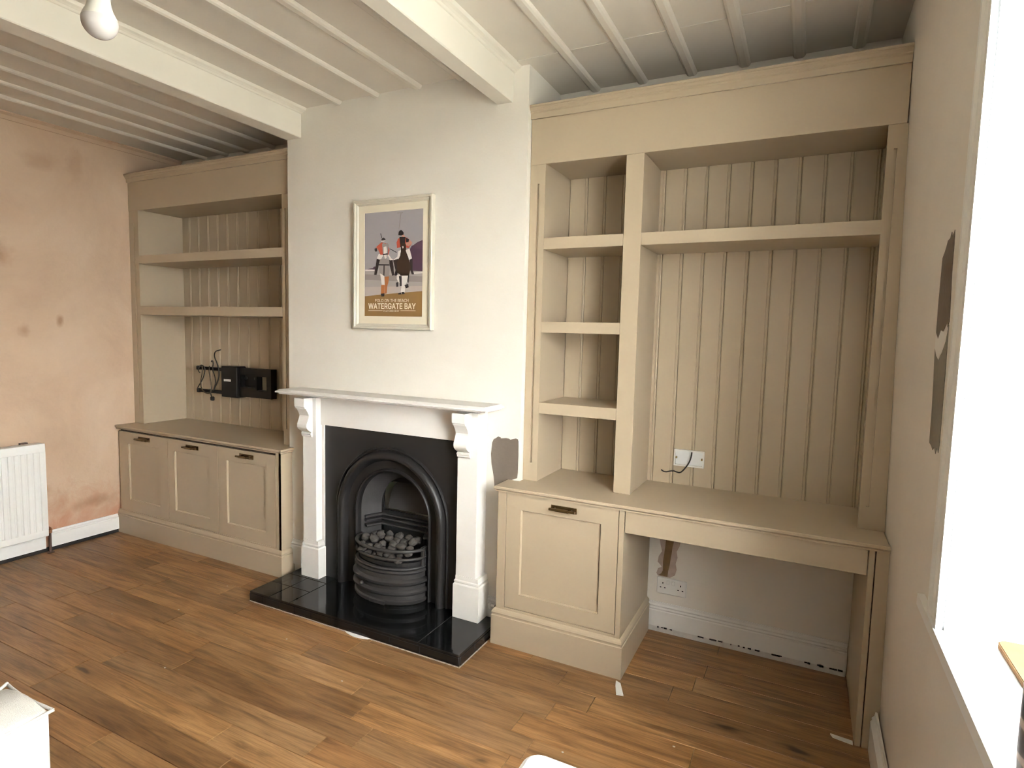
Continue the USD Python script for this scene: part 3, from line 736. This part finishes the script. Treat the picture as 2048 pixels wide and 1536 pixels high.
for k, (z, d) in enumerate(((0.452, 0.016), (0.430, 0.024), (0.402, 0.034))):
    obj('firebrick_ledge', sweep([(0, z - 0.009), (d, z - 0.009), (d + 0.004, z - 0.003), (d, z + 0.003), (0, z + 0.006)], [(-0.925, 0.012), (-0.880, YF - 0.014), (-0.866, YF - 0.002), (-0.524, YF - 0.002), (-0.510, YF - 0.014), (-0.465, 0.012)]), 'iron_grate', ins)
obj('firebrick', bx(-0.84, -0.55, YF - 0.030, YF - 0.001, 0.282, 0.392, 0.003), 'iron_deep', ins)


def bow(a, b, n=28, y0=-0.022, t0=0.0):
    return [(CX + a * math.cos(t), y0 - b * math.sin(t)) for t in np.linspace(math.pi - t0, t0, n)]


ash = [(-0.02, HZ + 0.001), (0.0, HZ + 0.001), (0.004, 0.066), (0.004, 0.078), (-0.004, 0.084), (-0.004, 0.106), (0.006, 0.112), (0.011, 0.120), (0.011, 0.130), (0.004, 0.138), (-0.003, 0.142), (-0.004, 0.160), (0.006, 0.166), (0.012, 0.175), (0.012, 0.186), (0.004, 0.194),
       (-0.006, 0.198), (-0.007, 0.222), (-0.002, 0.228), (0.002, 0.234), (-0.002, 0.240), (-0.007, 0.243), (-0.003, 0.248), (0.0, 0.254), (-0.004, 0.260), (-0.02, 0.262)]
obj('ash_front', sweep(ash, bow(0.232, 0.158)), 'iron_grate', ins, smooth=35, label='bowed ridged ash pan cover')
kb = trimesh.creation.icosphere(2, 0.012)
kb.apply_translation((CX - 0.085, -0.022 - 0.158 * 0.94 - 0.012, 0.152))
obj('knob', kb, 'iron_grate', ins, smooth=True)
obj('ash_notch', bx(CX - 0.03, CX + 0.075, -0.186, -0.176, HZ + 0.001, 0.080, 0.003), 'iron_grate', ins)
for z, q in ((0.306, 0.0085), (0.352, 0.0095)):
    o = [(q * math.cos(t), z + q * math.sin(t)) for t in np.linspace(0, 2 * math.pi, 13)[:-1]]
    obj('grate_bar', sweep(o, bow(0.226, 0.146)), 'iron_grate', ins, smooth=40)
for s in (-1, 1):
    x = CX + s * 0.222
    obj('grate_cheek', join(bx(x - 0.008, x + 0.008, -0.052, -0.034, 0.255, 0.362, 0.003), bx(x - 0.008, x + 0.008, -0.028, -0.012, 0.255, 0.362, 0.003), bx(x - 0.009, x + 0.009, -0.054, -0.010, 0.352, 0.364, 0.003)), 'iron_grate', ins)
bed = Polygon(bow(0.212, 0.130, 20) + [(CX + 0.17, 0.03), (CX + 0.15, 0.10), (CX - 0.15, 0.10), (CX - 0.17, 0.03)])
obj('fire_bed', extrude(bed, 0.020, 'z', 0.262), 'iron_deep', ins)

spots = []
r = random.Random(11)
tries = 0
rows = [('front', -0.124, 0.306, 7), ('second', -0.098, 0.326, 7), ('middle', -0.058, 0.350, 6), ('fourth', -0.018, 0.360, 6), ('back', 0.028, 0.366, 5)]
ORD = ['leftmost', 'second from the left', 'third from the left', 'fourth from the left', 'fifth from the left', 'sixth from the left', 'seventh from the left']
for rn, yy, zz, n in rows:
    half = 0.205 * math.sqrt(max(0.05, 1 - ((yy + 0.022) / -0.165) ** 2)) if yy < -0.022 else 0.17
    half = min(half, 0.150 if rn == 'front' else 0.185)
    for k in range(n):
        x = CX - half + (2 * half) * (k + 0.5) / n + r.uniform(-0.008, 0.008)
        spots.append((x, yy + r.uniform(-0.008, 0.008), zz + r.uniform(-0.010, 0.012), r.uniform(0.022, 0.027), f'dark grey lump of coal, {ORD[k]} in the {rn} row of the grate'))
for i, (x, y, z, q, lab) in enumerate(spots):
    m = trimesh.creation.icosphere(2, 1.0)
    v = np.array(m.vertices)
    v *= (1 + 0.55 * (meshkit.noise(v * 1.3 + i * 7.7, 3)[:, None] - 0.5) + 0.16 * (meshkit.noise(v * 3.5 + i * 3.1, 5)[:, None] - 0.5))
    v = v * q * np.array([r.uniform(0.9, 1.2), r.uniform(0.85, 1.1), r.uniform(0.75, 0.95)])
    obj('coal', (v + (x, y, z), m.faces), 'coal', None, smooth=25, label=lab, cat='coal', group='coals in the grate', base=(x, y, z))

# ------------------------------------------------------------------ framed poster over the mantel
PX0, PX1, PZ0, PZ1 = -0.981, -0.448, 1.546, 2.255
pf = thing('framed_poster', 'framed polo poster hanging over the mantel', 'picture', ((PX0 + PX1) / 2, -0.01, PZ0))
fprof = [(0, -0.001), (0, -0.026), (0.004, -0.030), (0.012, -0.030), (0.016, -0.024), (0.022, -0.024), (0.028, -0.018), (0.030, -0.013), (0.030, -0.001)]
obj('frame', sweep(fprof, [(PX0, PZ0), (PX0, PZ1), (PX1, PZ1), (PX1, PZ0)], 'xz', closed=True), 'frame_cream', pf)
QX0, QX1, QZ0, QZ1 = -0.911, -0.517, 1.6175, 2.186
obj('mount', extrude(sbox(PX0 + 0.029, PZ0 + 0.029, PX1 - 0.029, PZ1 - 0.029).difference(sbox(QX0, QZ0, QX1, QZ1)), 0.002, 'y', -0.013), 'mount_cream', pf, label='cream card mount')
pr = obj('print', extrude(sbox(QX0 - 0.004, QZ0 - 0.004, QX1 + 0.004, QZ1 + 0.004), 0.002, 'y', -0.0108), 'print_sky', pf, label='poster of two polo riders on a beach')
POSTER = [
    ('beach', 'sand1', [(8, 541),(999, 573),(1001, 630),(7, 594)]),
    ('beach', 'sand2', [(7, 590),(1001, 623),(1001, 684),(6, 646)]),
    ('beach', 'sand1', [(6, 643),(1001, 677),(1001, 717),(5, 718)]),
    ('beach', 'sand3', [(5, 714),(1001, 713),(999, 768),(3, 809)]),
    ('surf', 'foam', [(8, 543),(175, 547),(174, 560),(7, 559)]),
    ('surf', 'foam', [(846, 584),(998, 582),(998, 594),(852, 599)]),
    ('headland', 'purple', [(768, 383),(814, 337),(847, 329),(912, 304),(976, 291),(1001, 288),(1001, 575),(833, 569),(807, 493)]),
    ('headland', 'purple', [(50, 540),(147, 531),(168, 518),(216, 517),(216, 547)]),
    ('caption_band', 'ochre', [(3, 805),(309, 789),(647, 774),(999, 760),(1000, 1000),(0, 1000)]),
    ('rider', 'dark', [(278, 203),(289, 203),(305, 244),(294, 247)]),
    ('rider', 'dark', [(217, 441),(283, 450),(247, 516),(213, 598),(170, 597),(200, 500)]),
    ('rider', 'dark', [(419, 461),(489, 457),(509, 522),(523, 605),(488, 610),(451, 528)]),
    ('rider', 'cloth', [(248, 398),(215, 443),(286, 456),(316, 422),(422, 425),(449, 462),(505, 460),(476, 448),(420, 402)]),
    ('rider', 'red', [(295, 288),(410, 303),(439, 366),(420, 410),(280, 406),(239, 353),(191, 341),(219, 323)]),
    ('rider', 'skin', [(212, 330),(239, 353),(212, 360),(194, 344)]),
    ('rider', 'dark', [(175, 345),(219, 341),(221, 366),(202, 376),(180, 366)]),
    ('rider', 'dark', [(434, 353),(450, 352),(563, 388),(557, 394)]),
    ('horse', 'grey', [(275, 450),(354, 441),(435, 460),(445, 528),(436, 620),(400, 631),(311, 629),(264, 576),(244, 516)]),
    ('horse', 'grey', [(308, 303),(336, 293),(369, 305),(403, 295),(426, 314),(417, 366),(406, 424),(370, 451),(334, 424),(317, 363)]),
    ('horse', 'cloth', [(335, 334),(383, 328),(398, 365),(388, 438),(361, 449),(338, 408)]),
    ('horse', 'dark', [(321, 400),(409, 395),(409, 406),(325, 411)]),
    ('horse', 'dark', [(251, 494),(435, 500),(435, 512),(251, 508)]),
    ('horse', 'dark', [(337, 509),(356, 510),(352, 626),(333, 626)]),
    ('horse', 'cloth', [(277, 584),(352, 611),(359, 704),(350, 779),(295, 778),(305, 689)]),
    ('horse', 'orange', [(355, 619),(434, 616),(422, 675),(403, 712),(394, 779),(364, 782),(362, 689)]),
    ('horse', 'orange', [(297, 696),(359, 697),(356, 782),(293, 785)]),
    ('horse', 'dark', [(293, 782),(356, 779),(350, 807),(302, 808)]),
    ('rider', 'dark', [(291, 277),(305, 250),(336, 244),(365, 257),(367, 283)]),
    ('rider', 'cloth', [(288, 272),(367, 270),(367, 280),(291, 281)]),
    ('mallet', 'grey', [(626, 22),(639, 23),(604, 172),(593, 171)]),
    ('mallet', 'grey', [(567, 18),(666, 20),(666, 26),(567, 25)]),
    ('rider', 'red', [(584, 263),(651, 245),(736, 258),(772, 275),(821, 309),(762, 357),(703, 345),(637, 343),(568, 350),(560, 297)]),
    ('rider', 'skin', [(716, 305),(775, 275),(824, 309),(769, 340),(716, 327)]),
    ('rider', 'skin', [(644, 227),(680, 225),(706, 251),(664, 258)]),
    ('rider', 'dark', [(608, 247),(710, 251),(703, 345),(626, 343)]),
    ('rider', 'dark', [(714, 257),(772, 275),(762, 300),(719, 302)]),
    ('rider', 'dark', [(589, 230),(596, 198),(635, 182),(675, 203),(680, 227),(638, 234)]),
    ('rider', 'cloth', [(590, 378),(637, 372),(643, 430),(563, 461),(505, 462),(576, 432)]),
    ('rider', 'cloth', [(716, 374),(779, 360),(823, 453),(774, 466),(735, 426)]),
    ('rider', 'dark', [(505, 463),(592, 452),(585, 524),(576, 612),(525, 607),(545, 560)]),
    ('rider', 'dark', [(784, 464),(831, 458),(833, 558),(861, 602),(822, 603),(787, 550)]),
    ('horse', 'bay', [(630, 314),(650, 303),(703, 305),(719, 324),(718, 382),(761, 441),(804, 536),(774, 612),(714, 618),(635, 609),(566, 575),(572, 487),(623, 423),(637, 372)]),
    ('horse', 'cloth', [(657, 336),(679, 337),(679, 353),(663, 357)]),
    ('horse', 'cloth', [(648, 613),(764, 612),(769, 644),(714, 702),(707, 775),(633, 785),(654, 701)]),
    ('horse', 'cloth', [(568, 604),(622, 598),(634, 693),(594, 671),(568, 641)]),
    ('horse', 'dark', [(605, 616),(651, 617),(655, 708),(626, 712)]),
    ('horse', 'dark', [(557, 678),(592, 671),(594, 715),(565, 718)]),
    ('horse', 'dark', [(700, 702),(760, 692),(769, 723),(729, 730)]),
    ('horse', 'dark', [(760, 608),(777, 608),(767, 681),(747, 666)]),
    ('horse', 'dark', [(596, 778),(647, 771),(647, 789),(600, 790)]),
    ('horse', 'dark', [(654, 767),(700, 766),(703, 786),(653, 788)]),
]
for k, (part, col, pts) in enumerate(POSTER):
    pg = Polygon([(QX0 + a / 1000 * (QX1 - QX0), QZ1 - b / 1000 * (QZ1 - QZ0)) for a, b in pts]).buffer(0).intersection(sbox(QX0, QZ0, QX1, QZ1))
    obj(part, extrude(pg, 0.0002 + 0.00002 * k, 'y', -0.0110 - 0.00002 * k), 'print_' + col, pr)


def lettering(text, x0, x1, z, h, bold, y=-0.0134):
    t = meshkit.text_mesh(text, h, 0.0003, bold)
    v = np.array(t.vertices)
    s = (x1 - x0) / (v[:, 0].max() - v[:, 0].min())
    w = np.stack([x0 + (v[:, 0] - v[:, 0].min()) * s, y - v[:, 2], z + v[:, 1]], 1)
    obj('lettering', (w, t.faces), 'print_ink', pr)


W_ = QX1 - QX0
lettering('POLO ON THE BEACH', QX0 + 0.195 * W_, QX0 + 0.775 * W_, 1.696, 0.0165, False)
lettering('WATERGATE BAY', QX0 + 0.075 * W_, QX0 + 0.895 * W_, 1.6585, 0.030, True)
lettering('PLAY AND REST', QX0 + 0.35 * W_, QX0 + 0.62 * W_, 1.6425, 0.0085, False)
for a, b in ((0.075, 0.33), (0.64, 0.895)):
    obj('rule_line', bx(QX0 + a * W_, QX0 + b * W_, -0.0137, -0.0134, 1.6475, 1.6495), 'print_ink', pr)

# ------------------------------------------------------------------ wall bracket and cables, left alcove
tv = thing('wall_bracket', 'black television wall bracket on the boarded back of the left bookcase', 'wall bracket', (-2.43, 0.38, 1.02))
YK = 0.383
for z in (1.219, 1.047):
    obj('arm', join(bx(-2.815, -2.50, YK - 0.070, YK - 0.050, z - 0.012, z + 0.012, 0.003), bx(-2.828, -2.80, YK - 0.074, YK - 0.046, z - 0.016, z + 0.016, 0.005)), 'black_plastic', tv)
obj('mount_block', bx(-2.532, -2.362, YK - 0.085, YK, 1.018, 1.246, 0.006), 'black_plastic', tv)
obj('rating_label', bx(-2.500, -2.425, YK - 0.0862, YK - 0.085, 1.135, 1.152), 'white_plastic', tv, label='small white rating label')
fr = sbox(-2.362, 1.030, -2.040, 1.240).difference(sbox(-2.185, 1.085, -2.085, 1.185)).difference(sbox(-2.345, 1.10, -2.200, 1.190))
obj('side_frame', extrude(fr, 0.050, 'y', YK - 0.060), 'black_plastic', tv)
obj('inner_plate', bx(-2.345, -2.200, YK - 0.030, YK - 0.020, 1.10, 1.19), 'black_plastic', tv)
for x in (-2.325, -2.225):
    obj('bolt', trimesh.creation.cylinder(0.011, 0.012, sections=12, transform=trimesh.transformations.translation_matrix((x, YK - 0.034, 1.165)) @ trimesh.transformations.rotation_matrix(math.pi / 2, (1, 0, 0))), 'iron_grate', tv)
yc = YK - 0.082
C5 = [('tall dark cable rising above the bracket arm and hooking over', [(-2.534, yc, 1.366), (-2.565, yc, 1.360), (-2.595, yc, 1.346), (-2.604, yc, 1.322), (-2.583, yc, 1.277), (-2.562, yc, 1.228), (-2.559, yc, 1.165), (-2.590, yc, 1.102), (-2.618, yc, 1.060)], 0.0045),
      ('short cable loop poking just over the top bracket arm', [(-2.640, yc, 1.272), (-2.629, yc, 1.2835), (-2.618, yc, 1.267), (-2.625, yc, 1.233), (-2.604, yc, 1.165), (-2.597, yc, 1.127), (-2.611, yc, 1.080), (-2.625, yc, 1.050)], 0.004),
      ('curled cable wound over the outer end of the bracket arms', [(-2.772, yc, 1.185), (-2.788, yc, 1.200), (-2.751, yc, 1.243), (-2.72, yc, 1.228), (-2.723, yc, 1.170), (-2.762, yc, 1.112), (-2.80, yc, 1.068)], 0.004),
      ('slack brown cable looped below the lower bracket arm', [(-2.744, yc - 0.004, 1.240), (-2.748, yc, 1.175), (-2.764, yc, 1.107), (-2.755, yc, 1.064), (-2.709, yc, 1.034), (-2.662, yc, 1.037), (-2.655, yc, 1.146), (-2.659, yc, 1.240)], 0.0045)]
for k, (lab, pth, rr) in enumerate(C5):
    obj('cable', tube(pth, rr), 'cable_brown' if k == 3 else 'cable_black', None, smooth=60, label=lab, cat='cable', base=pth[0])
t5 = thing('cable', 'cable with a small plug dangling under the wall bracket', 'cable', (-2.657, yc, 1.06))
obj('cord', tube([(-2.657, yc, 1.066), (-2.655, yc, 1.035), (-2.643, yc, 1.010)], 0.0045), 'cable_black', t5, smooth=60)
obj('plug', bx(-2.652, -2.618, yc - 0.010, yc + 0.010, 0.980, 1.012, 0.006), 'black_plastic', t5)

# ------------------------------------------------------------------ sockets, right alcove
so = thing('double_socket', 'white double power socket on the wall under the desk', 'power socket', (0.787, YAR, 0.252))
KX0, KX1, KZ0, KZ1 = 0.711, 0.863, 0.208, 0.295
obj('plate', bx(KX0, KX1, YAR - 0.011, YAR - 0.0032, KZ0, KZ1, 0.003), 'white_plastic', so)
for x in (0.768, 0.795):
    obj('switch', bx(x - 0.008, x + 0.008, YAR - 0.0145, YAR - 0.011, 0.262, 0.284, 0.0015), 'white_plastic', so)
for c in (0.742, 0.832):
    for dx, dz, w, h in ((0, 0.018, 0.005, 0.009), (-0.011, -0.006, 0.0075, 0.005), (0.011, -0.006, 0.0075, 0.005)):
        obj('pin_hole', bx(c + dx - w / 2, c + dx + w / 2, YAR - 0.0114, YAR - 0.0108, 0.248 + dz - h / 2, 0.248 + dz + h / 2), 'dark_hole', so)

yb_ = 0.370
bo = thing('back_box', 'open white socket back box on the boards above the desk', 'back box', (0.845, yb_, 0.94))
GX0, GX1, GZ0, GZ1 = 0.772, 0.918, 0.898, 0.981
obj('rim', extrude(sbox(GX0, GZ0, GX1, GZ1).difference(sbox(GX0 + 0.007, GZ0 + 0.007, GX1 - 0.007, GZ1 - 0.007)), 0.016, 'y', yb_ - 0.0165), 'white_plastic', bo)
obj('back_plate', bx(GX0 + 0.006, GX1 - 0.006, yb_ - 0.003, yb_ - 0.0005, GZ0 + 0.006, GZ1 - 0.006), 'box_white', bo)
for x in (GX0 + 0.007, GX1 - 0.015):
    obj('screw_lug', bx(x, x + 0.008, yb_ - 0.014, yb_ - 0.004, 0.934, 0.945, 0.002), 'brass', bo)
obj('cable', tube([(0.857, yb_ - 0.008, 0.972), (0.857, yb_ - 0.020, 0.952), (0.847, yb_ - 0.026, 0.918), (0.827, yb_ - 0.030, 0.886), (0.806, yb_ - 0.034, 0.867), (0.779, yb_ - 0.036, 0.873), (0.757, yb_ - 0.036, 0.869), (0.715, yb_ - 0.036, 0.872)], 0.0032),
    'cable_black', None, smooth=60, label='thin dark cable curling out of the open back box above the desk', cat='cable', base=(0.857, yb_ - 0.01, 0.97))

# ------------------------------------------------------------------ radiator on the left wall
ra = thing('radiator', 'white panel radiator on the pink plaster wall', 'radiator', (-3.10, -1.2, 0.13))
RX, RY0, RY1, RZ0, RZ1 = -3.052, -1.75, -0.600, 0.134, 0.752
prof = []
y = RY0 + 0.02
while y < RY1 - 0.03:
    prof += [(y, RX - 0.006), (y + 0.004, RX - 0.006), (y + 0.0075, RX), (y + 0.0265, RX), (y + 0.030, RX - 0.006)]
    y += 0.034
poly = [(RY0, RX - 0.012), (RY0, RX - 0.006)] + prof + [(RY1, RX - 0.006), (RY1, RX - 0.012)]
obj('front_panel', join(extrude([(b, a) for a, b in poly], RZ1 - RZ0 - 0.10, 'z', RZ0 + 0.045), bx(RX - 0.014, RX - 0.004, RY0, RY1, RZ0, RZ0 + 0.046, 0.003), bx(RX - 0.014, RX - 0.004, RY0, RY1, RZ1 - 0.056, RZ1, 0.003)), 'radiator_white', ra)
obj('end_panel', bx(XL + 0.025, RX - 0.010, RY1 - 0.006, RY1 + 0.002, RZ0 + 0.01, RZ1 - 0.004, 0.002), 'radiator_white', ra)
obj('top_grille', bx(XL + 0.025, RX - 0.008, RY0, RY1 - 0.004, RZ1 - 0.012, RZ1 - 0.002), 'radiator_white', ra)
obj('rear_panel', bx(XL + 0.025, XL + 0.037, RY0, RY1 - 0.006, RZ0, RZ1 - 0.010), 'radiator_white', ra)
obj('bracket', bx(XL + 0.001, XL + 0.026, RY1 - 0.10, RY1 - 0.06, 0.60, RZ1 + 0.006), 'pipe_dark', ra)
pp = thing('radiator_pipe', 'dark pipe with a copper elbow running into the floor beside the radiator', 'pipe', (-3.115, -0.568, 0))
obj('pipe', tube([(-3.115, -0.568, 0.0), (-3.115, -0.568, 0.14)], 0.008), 'pipe_dark', pp, smooth=60)
obj('elbow', join(tube([(-3.115, -0.568, 0.14), (-3.115, -0.568, 0.165), (-3.112, -0.580, 0.172), (-3.105, -0.598, 0.172)], 0.010), tube([(-3.115, -0.568, 0.135), (-3.115, -0.568, 0.150)], 0.013)), 'copper', pp, smooth=60)
obj('floor_collar', lathe([(0.0001, 0), (0.020, 0), (0.020, 0.004), (0.012, 0.008), (0.0001, 0.008)], (-3.115, -0.568, 0.0), 20), 'pipe_dark', pp)

# ------------------------------------------------------------------ pendant bulb
bp = (-0.0356, -1.8705)
lb = thing('light_bulb', 'bare opal bulb hanging from the ceiling', 'light bulb', (bp[0], bp[1], 2.135))
zb = 2.1725
bulb = [(0.0001, zb - 0.0335)] + [(0.0335 * math.sin(t), zb - 0.0335 * math.cos(t)) for t in np.linspace(0.15, 1.75, 14)]
obj('globe', lathe(bulb + [(0.0001, bulb[-1][1])], (bp[0], bp[1], 0), 40), 'bulb_opal', lb, smooth=40)
z0 = bulb[-1][1]
obj('collar', lathe([(0.0001, z0), (0.0329, z0), (0.031, z0 + 0.006), (0.025, z0 + 0.018), (0.0215, z0 + 0.030), (0.020, z0 + 0.046), (0.0001, z0 + 0.046)], (bp[0], bp[1], 0), 40), 'bulb_collar', lb, smooth=40)
zl = z0 + 0.046
obj('lamp_holder', lathe([(0.0001, zl), (0.0235, zl), (0.0235, zl + 0.030), (0.019, zl + 0.034), (0.017, zl + 0.056), (0.006, zl + 0.064), (0.0001, zl + 0.064)], (bp[0], bp[1], 0), 32), 'white_plastic', lb, smooth=40)
obj('flex', tube([(bp[0], bp[1], zl + 0.06), (bp[0], bp[1], ZC - 0.018)], 0.003), 'white_plastic', lb, smooth=60)
obj('ceiling_rose', lathe([(0.0001, ZC), (0.045, ZC), (0.044, ZC - 0.012), (0.015, ZC - 0.022), (0.0001, ZC - 0.022)], (bp[0], bp[1], 0), 32), 'white_plastic', lb, smooth=40)

# ------------------------------------------------------------------ seating at the lower edge of the frame
AX0, AX1, AY0, AY1, AZ = -0.496, -0.286, -2.80, -1.900, 0.580
sf = thing('sofa', 'off white linen sofa arm with flanged seams, at the lower left corner', 'sofa', ((AX0 - 0.9), -2.4, 0))
arm = m3.Manifold.batch_hull([m3.Manifold.sphere(0.014, 20).translate((x, y, z)) for x, y, z in [(a, b, AZ - 0.014) for a in (AX0 + 0.014, (AX0 + AX1) / 2, AX1 - 0.014) for b in (AY0, AY1 - 0.014)] + [(a, b, 0.06) for a in (AX0 + 0.022, AX1 - 0.022 + 0.012) for b in (AY0, AY1 - 0.020)]]).refine_to_length(0.015)
v, f = arr(arm)
top = v[:, 2] > AZ - 0.03
u_, w_ = (v[:, 0] - AX0) / (AX1 - AX0), np.clip((AY1 - v[:, 1]) / 0.9, 0, 1)
v[:, 2] += np.where(top, 0.020 * np.sin(math.pi * np.clip(u_, 0, 1)) * np.clip(0.75 + w_ * 6, 0, 1), 0)
obj('arm', (v, f), 'upholstery', sf, smooth=50)
ear = 0.007
fl_ = [(AX1 - 0.004, AY1 - 0.9, AZ - 0.006), (AX1 - 0.003, AY1 - 0.4, AZ - 0.007), (AX1 - 0.003, AY1 - 0.12, AZ - 0.006), (AX1 - 0.002, AY1 - 0.03, AZ - 0.004), (AX1 + ear, AY1 + ear * 0.6, AZ + 0.004)]
obj('flange_seam', tube(fl_, 0.0045, 8), 'upholstery', sf, smooth=60)
fl2 = [(AX1 + ear * 0.5, AY1 + ear * 0.5, AZ + 0.002), (AX1 - 0.05, AY1 - 0.004, AZ + 0.006), (AX0 + 0.05, AY1 - 0.004, AZ + 0.006), (AX0 - ear * 0.5, AY1 + ear * 0.5, AZ + 0.002)]
obj('flange_seam', tube(fl2, 0.004, 8), 'upholstery', sf, smooth=60)
fl3 = [(AX0 - ear, AY1 + ear * 0.6, AZ + 0.006), (AX0 + 0.002, AY1 - 0.03, AZ - 0.003), (AX0 + 0.003, AY1 - 0.12, AZ - 0.006), (AX0 + 0.004, AY1 - 0.9, AZ - 0.006)]
obj('flange_seam', tube(fl3, 0.0045, 8), 'upholstery', sf, smooth=60)
obj('base', rbox(-2.30, AX0 - 0.003, -2.80, -1.95, 0.06, 0.26, 0.02, 12), 'upholstery', sf, smooth=50)
for a, b in ((-2.29, -1.40), (-1.395, AX0 - 0.005)):
    obj('seat_cushion', rbox(a, b, -2.62, -1.93, 0.262, 0.42, 0.04, 16), 'upholstery', sf, smooth=50)
obj('back', rbox(-2.50, AX0 - 0.003, -2.98, -2.805, 0.06, 0.82, 0.05, 16), 'upholstery', sf, smooth=50)
obj('arm', rbox(-2.51, -2.302, -2.80, -1.90, 0.06, AZ, 0.014, 16), 'upholstery', sf, smooth=50)
for x in (-2.42, -0.40):
    for y in (-2.7, -2.0):
        obj('foot', bx(x - 0.03, x + 0.03, y - 0.03, y + 0.03, 0.0, 0.065, 0.004), 'oak_5', sf)

ot = thing('footstool', 'white boucle footstool with rounded corners at the bottom edge', 'footstool', (1.03, -1.62, 0))
FX0, FX1, FY0, FY1, FZ = 0.752, 1.26, -1.95, -1.308, 0.470
cush = m3.CrossSection.square((FX1 - FX0 - 0.10, FY1 - FY0 - 0.10)).translate((FX0 + 0.05, FY0 + 0.05)).offset(0.05, m3.JoinType.Round, 2.0, 40)
c0 = m3.Manifold.extrude(cush.offset(-0.022, m3.JoinType.Round, 2.0, 40), 0.002).translate((0, 0, FZ - 0.002))
c1 = m3.Manifold.extrude(cush.offset(-0.006, m3.JoinType.Round, 2.0, 40), 0.002).translate((0, 0, FZ - 0.010))
c2 = m3.Manifold.extrude(cush, 0.10).translate((0, 0, FZ - 0.128))
c3 = m3.Manifold.extrude(cush.offset(-0.02, m3.JoinType.Round, 2.0, 40), 0.002).translate((0, 0, FZ - 0.15))
obj('cushion', m3.Manifold.batch_hull([c0, c1, c2, c3]), 'boucle', ot, smooth=40)
obj('body', m3.Manifold.extrude(cush.offset(-0.01, m3.JoinType.Round, 2.0, 40), FZ - 0.15 - 0.10).translate((0, 0, 0.10)), 'boucle', ot, smooth=40)
ring = [tuple(p) for p in cush.offset(-0.020, m3.JoinType.Round, 2.0, 40).to_polygons()[0]]
obj('piping', sweep([(0.003 * math.cos(t), FZ - 0.001 + 0.003 * math.sin(t)) for t in np.linspace(0, 2 * math.pi, 7)[:-1]], ring, closed=True), 'boucle', ot, smooth=50)
for x in (FX0 + 0.07, FX1 - 0.07):
    for y in (FY0 + 0.07, FY1 - 0.07):
        obj('foot', bx(x - 0.02, x + 0.02, y - 0.02, y + 0.02, 0.0, 0.10, 0.003), 'oak_5', ot)

# ------------------------------------------------------------------ on the window sill
bd = sbox(1.752 + 0.022, -1.235 + 0.022, 1.900 - 0.022, -1.030 - 0.022).buffer(0.022, 12)
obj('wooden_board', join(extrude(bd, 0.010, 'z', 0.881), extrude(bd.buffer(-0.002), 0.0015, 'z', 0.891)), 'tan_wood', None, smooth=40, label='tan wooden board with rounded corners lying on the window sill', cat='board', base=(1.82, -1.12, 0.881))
jr = thing('jar', 'dark striped round jar standing on the window sill', 'jar', (1.728, -1.531, 0.8805))
zj = 0.8805
obj('body', lathe([(0.0001, zj), (0.058, zj), (0.063, zj + 0.006), (0.065, zj + 0.04), (0.065, zj + 0.17), (0.060, zj + 0.188), (0.048, zj + 0.195), (0.048, zj + 0.20), (0.0001, zj + 0.20)], (1.728, -1.531, 0), 48), 'striped_jar', jr, smooth=40)
obj('lid', lathe([(0.0001, zj + 0.2005), (0.052, zj + 0.2005), (0.052, zj + 0.212), (0.0001, zj + 0.214)], (1.728, -1.531, 0), 48), 'tan_wood', jr, smooth=40)

# ------------------------------------------------------------------ small things on the floor
def slip(name, pts, label):
    obj(name, extrude(Polygon(pts), 0.005, 'z', 0.0002), 'white_plastic', None, label=label, cat='packer', base=(pts[0][0], pts[0][1], 0))


slip('plastic_packer', [(0.664, -0.165), (0.688, -0.176), (0.724, -0.256), (0.694, -0.262), (0.672, -0.20)], 'white plastic packer poking out from the corner of the single door cabinet')
slip('plastic_packer', [(1.512, -0.102), (1.520, -0.120), (1.588, -0.132), (1.588, -0.110)], 'white plastic packer poking out under the desk leg by the window wall')
CRUMBS = [(-1.658, -0.347, 'just left of the hearth corner'), (-1.881, -0.874, 'farthest left on the open floor'), (-1.625, -0.674, 'between the hearth corner and the open floor on the left'),
          (-0.884, -0.612, 'nearest the middle of the hearth front'), (-1.162, -1.053, 'on the floor in front of the sofa arm'), (0.56, -0.98, 'in front of the footstool'), (0.98, -0.47, 'in front of the desk opening'),
          (-0.40, -0.75, 'in front of the white sealant crescent'), (0.62, -0.70, 'in front of the single door cabinet')]
for i, (x, y, where) in enumerate(CRUMBS):
    m = trimesh.creation.icosphere(1, 0.0042)
    v = np.array(m.vertices) * (1 + 0.5 * (meshkit.noise(np.array(m.vertices) * 400 + i, 2)[:, None] - 0.5)) * (1.2, 0.9, 0.5)
    obj('plaster_crumb', (v + (x, y, 0.0018), m.faces), 'debris', None, label='tiny pale crumb of plaster ' + where, cat='crumb', group='plaster crumbs on the floor', base=(x, y, 0))
gp = thing('gas_pipe', 'short white pipe stub beside the surround, above the hearth', 'pipe', (-0.03, -0.03, 0.13))
obj('pipe', tube([(-0.052, -0.032, 0.128), (0.024, -0.032, 0.128)], 0.009), 'trim_white', gp, smooth=60)
obj('nut', bx(-0.062, -0.048, -0.045, -0.019, 0.115, 0.141, 0.003), 'trim_white', gp)
obj('clip', bx(-0.025, -0.015, -0.042, -0.0005, 0.122, 0.140, 0.002), 'pipe_dark', gp)
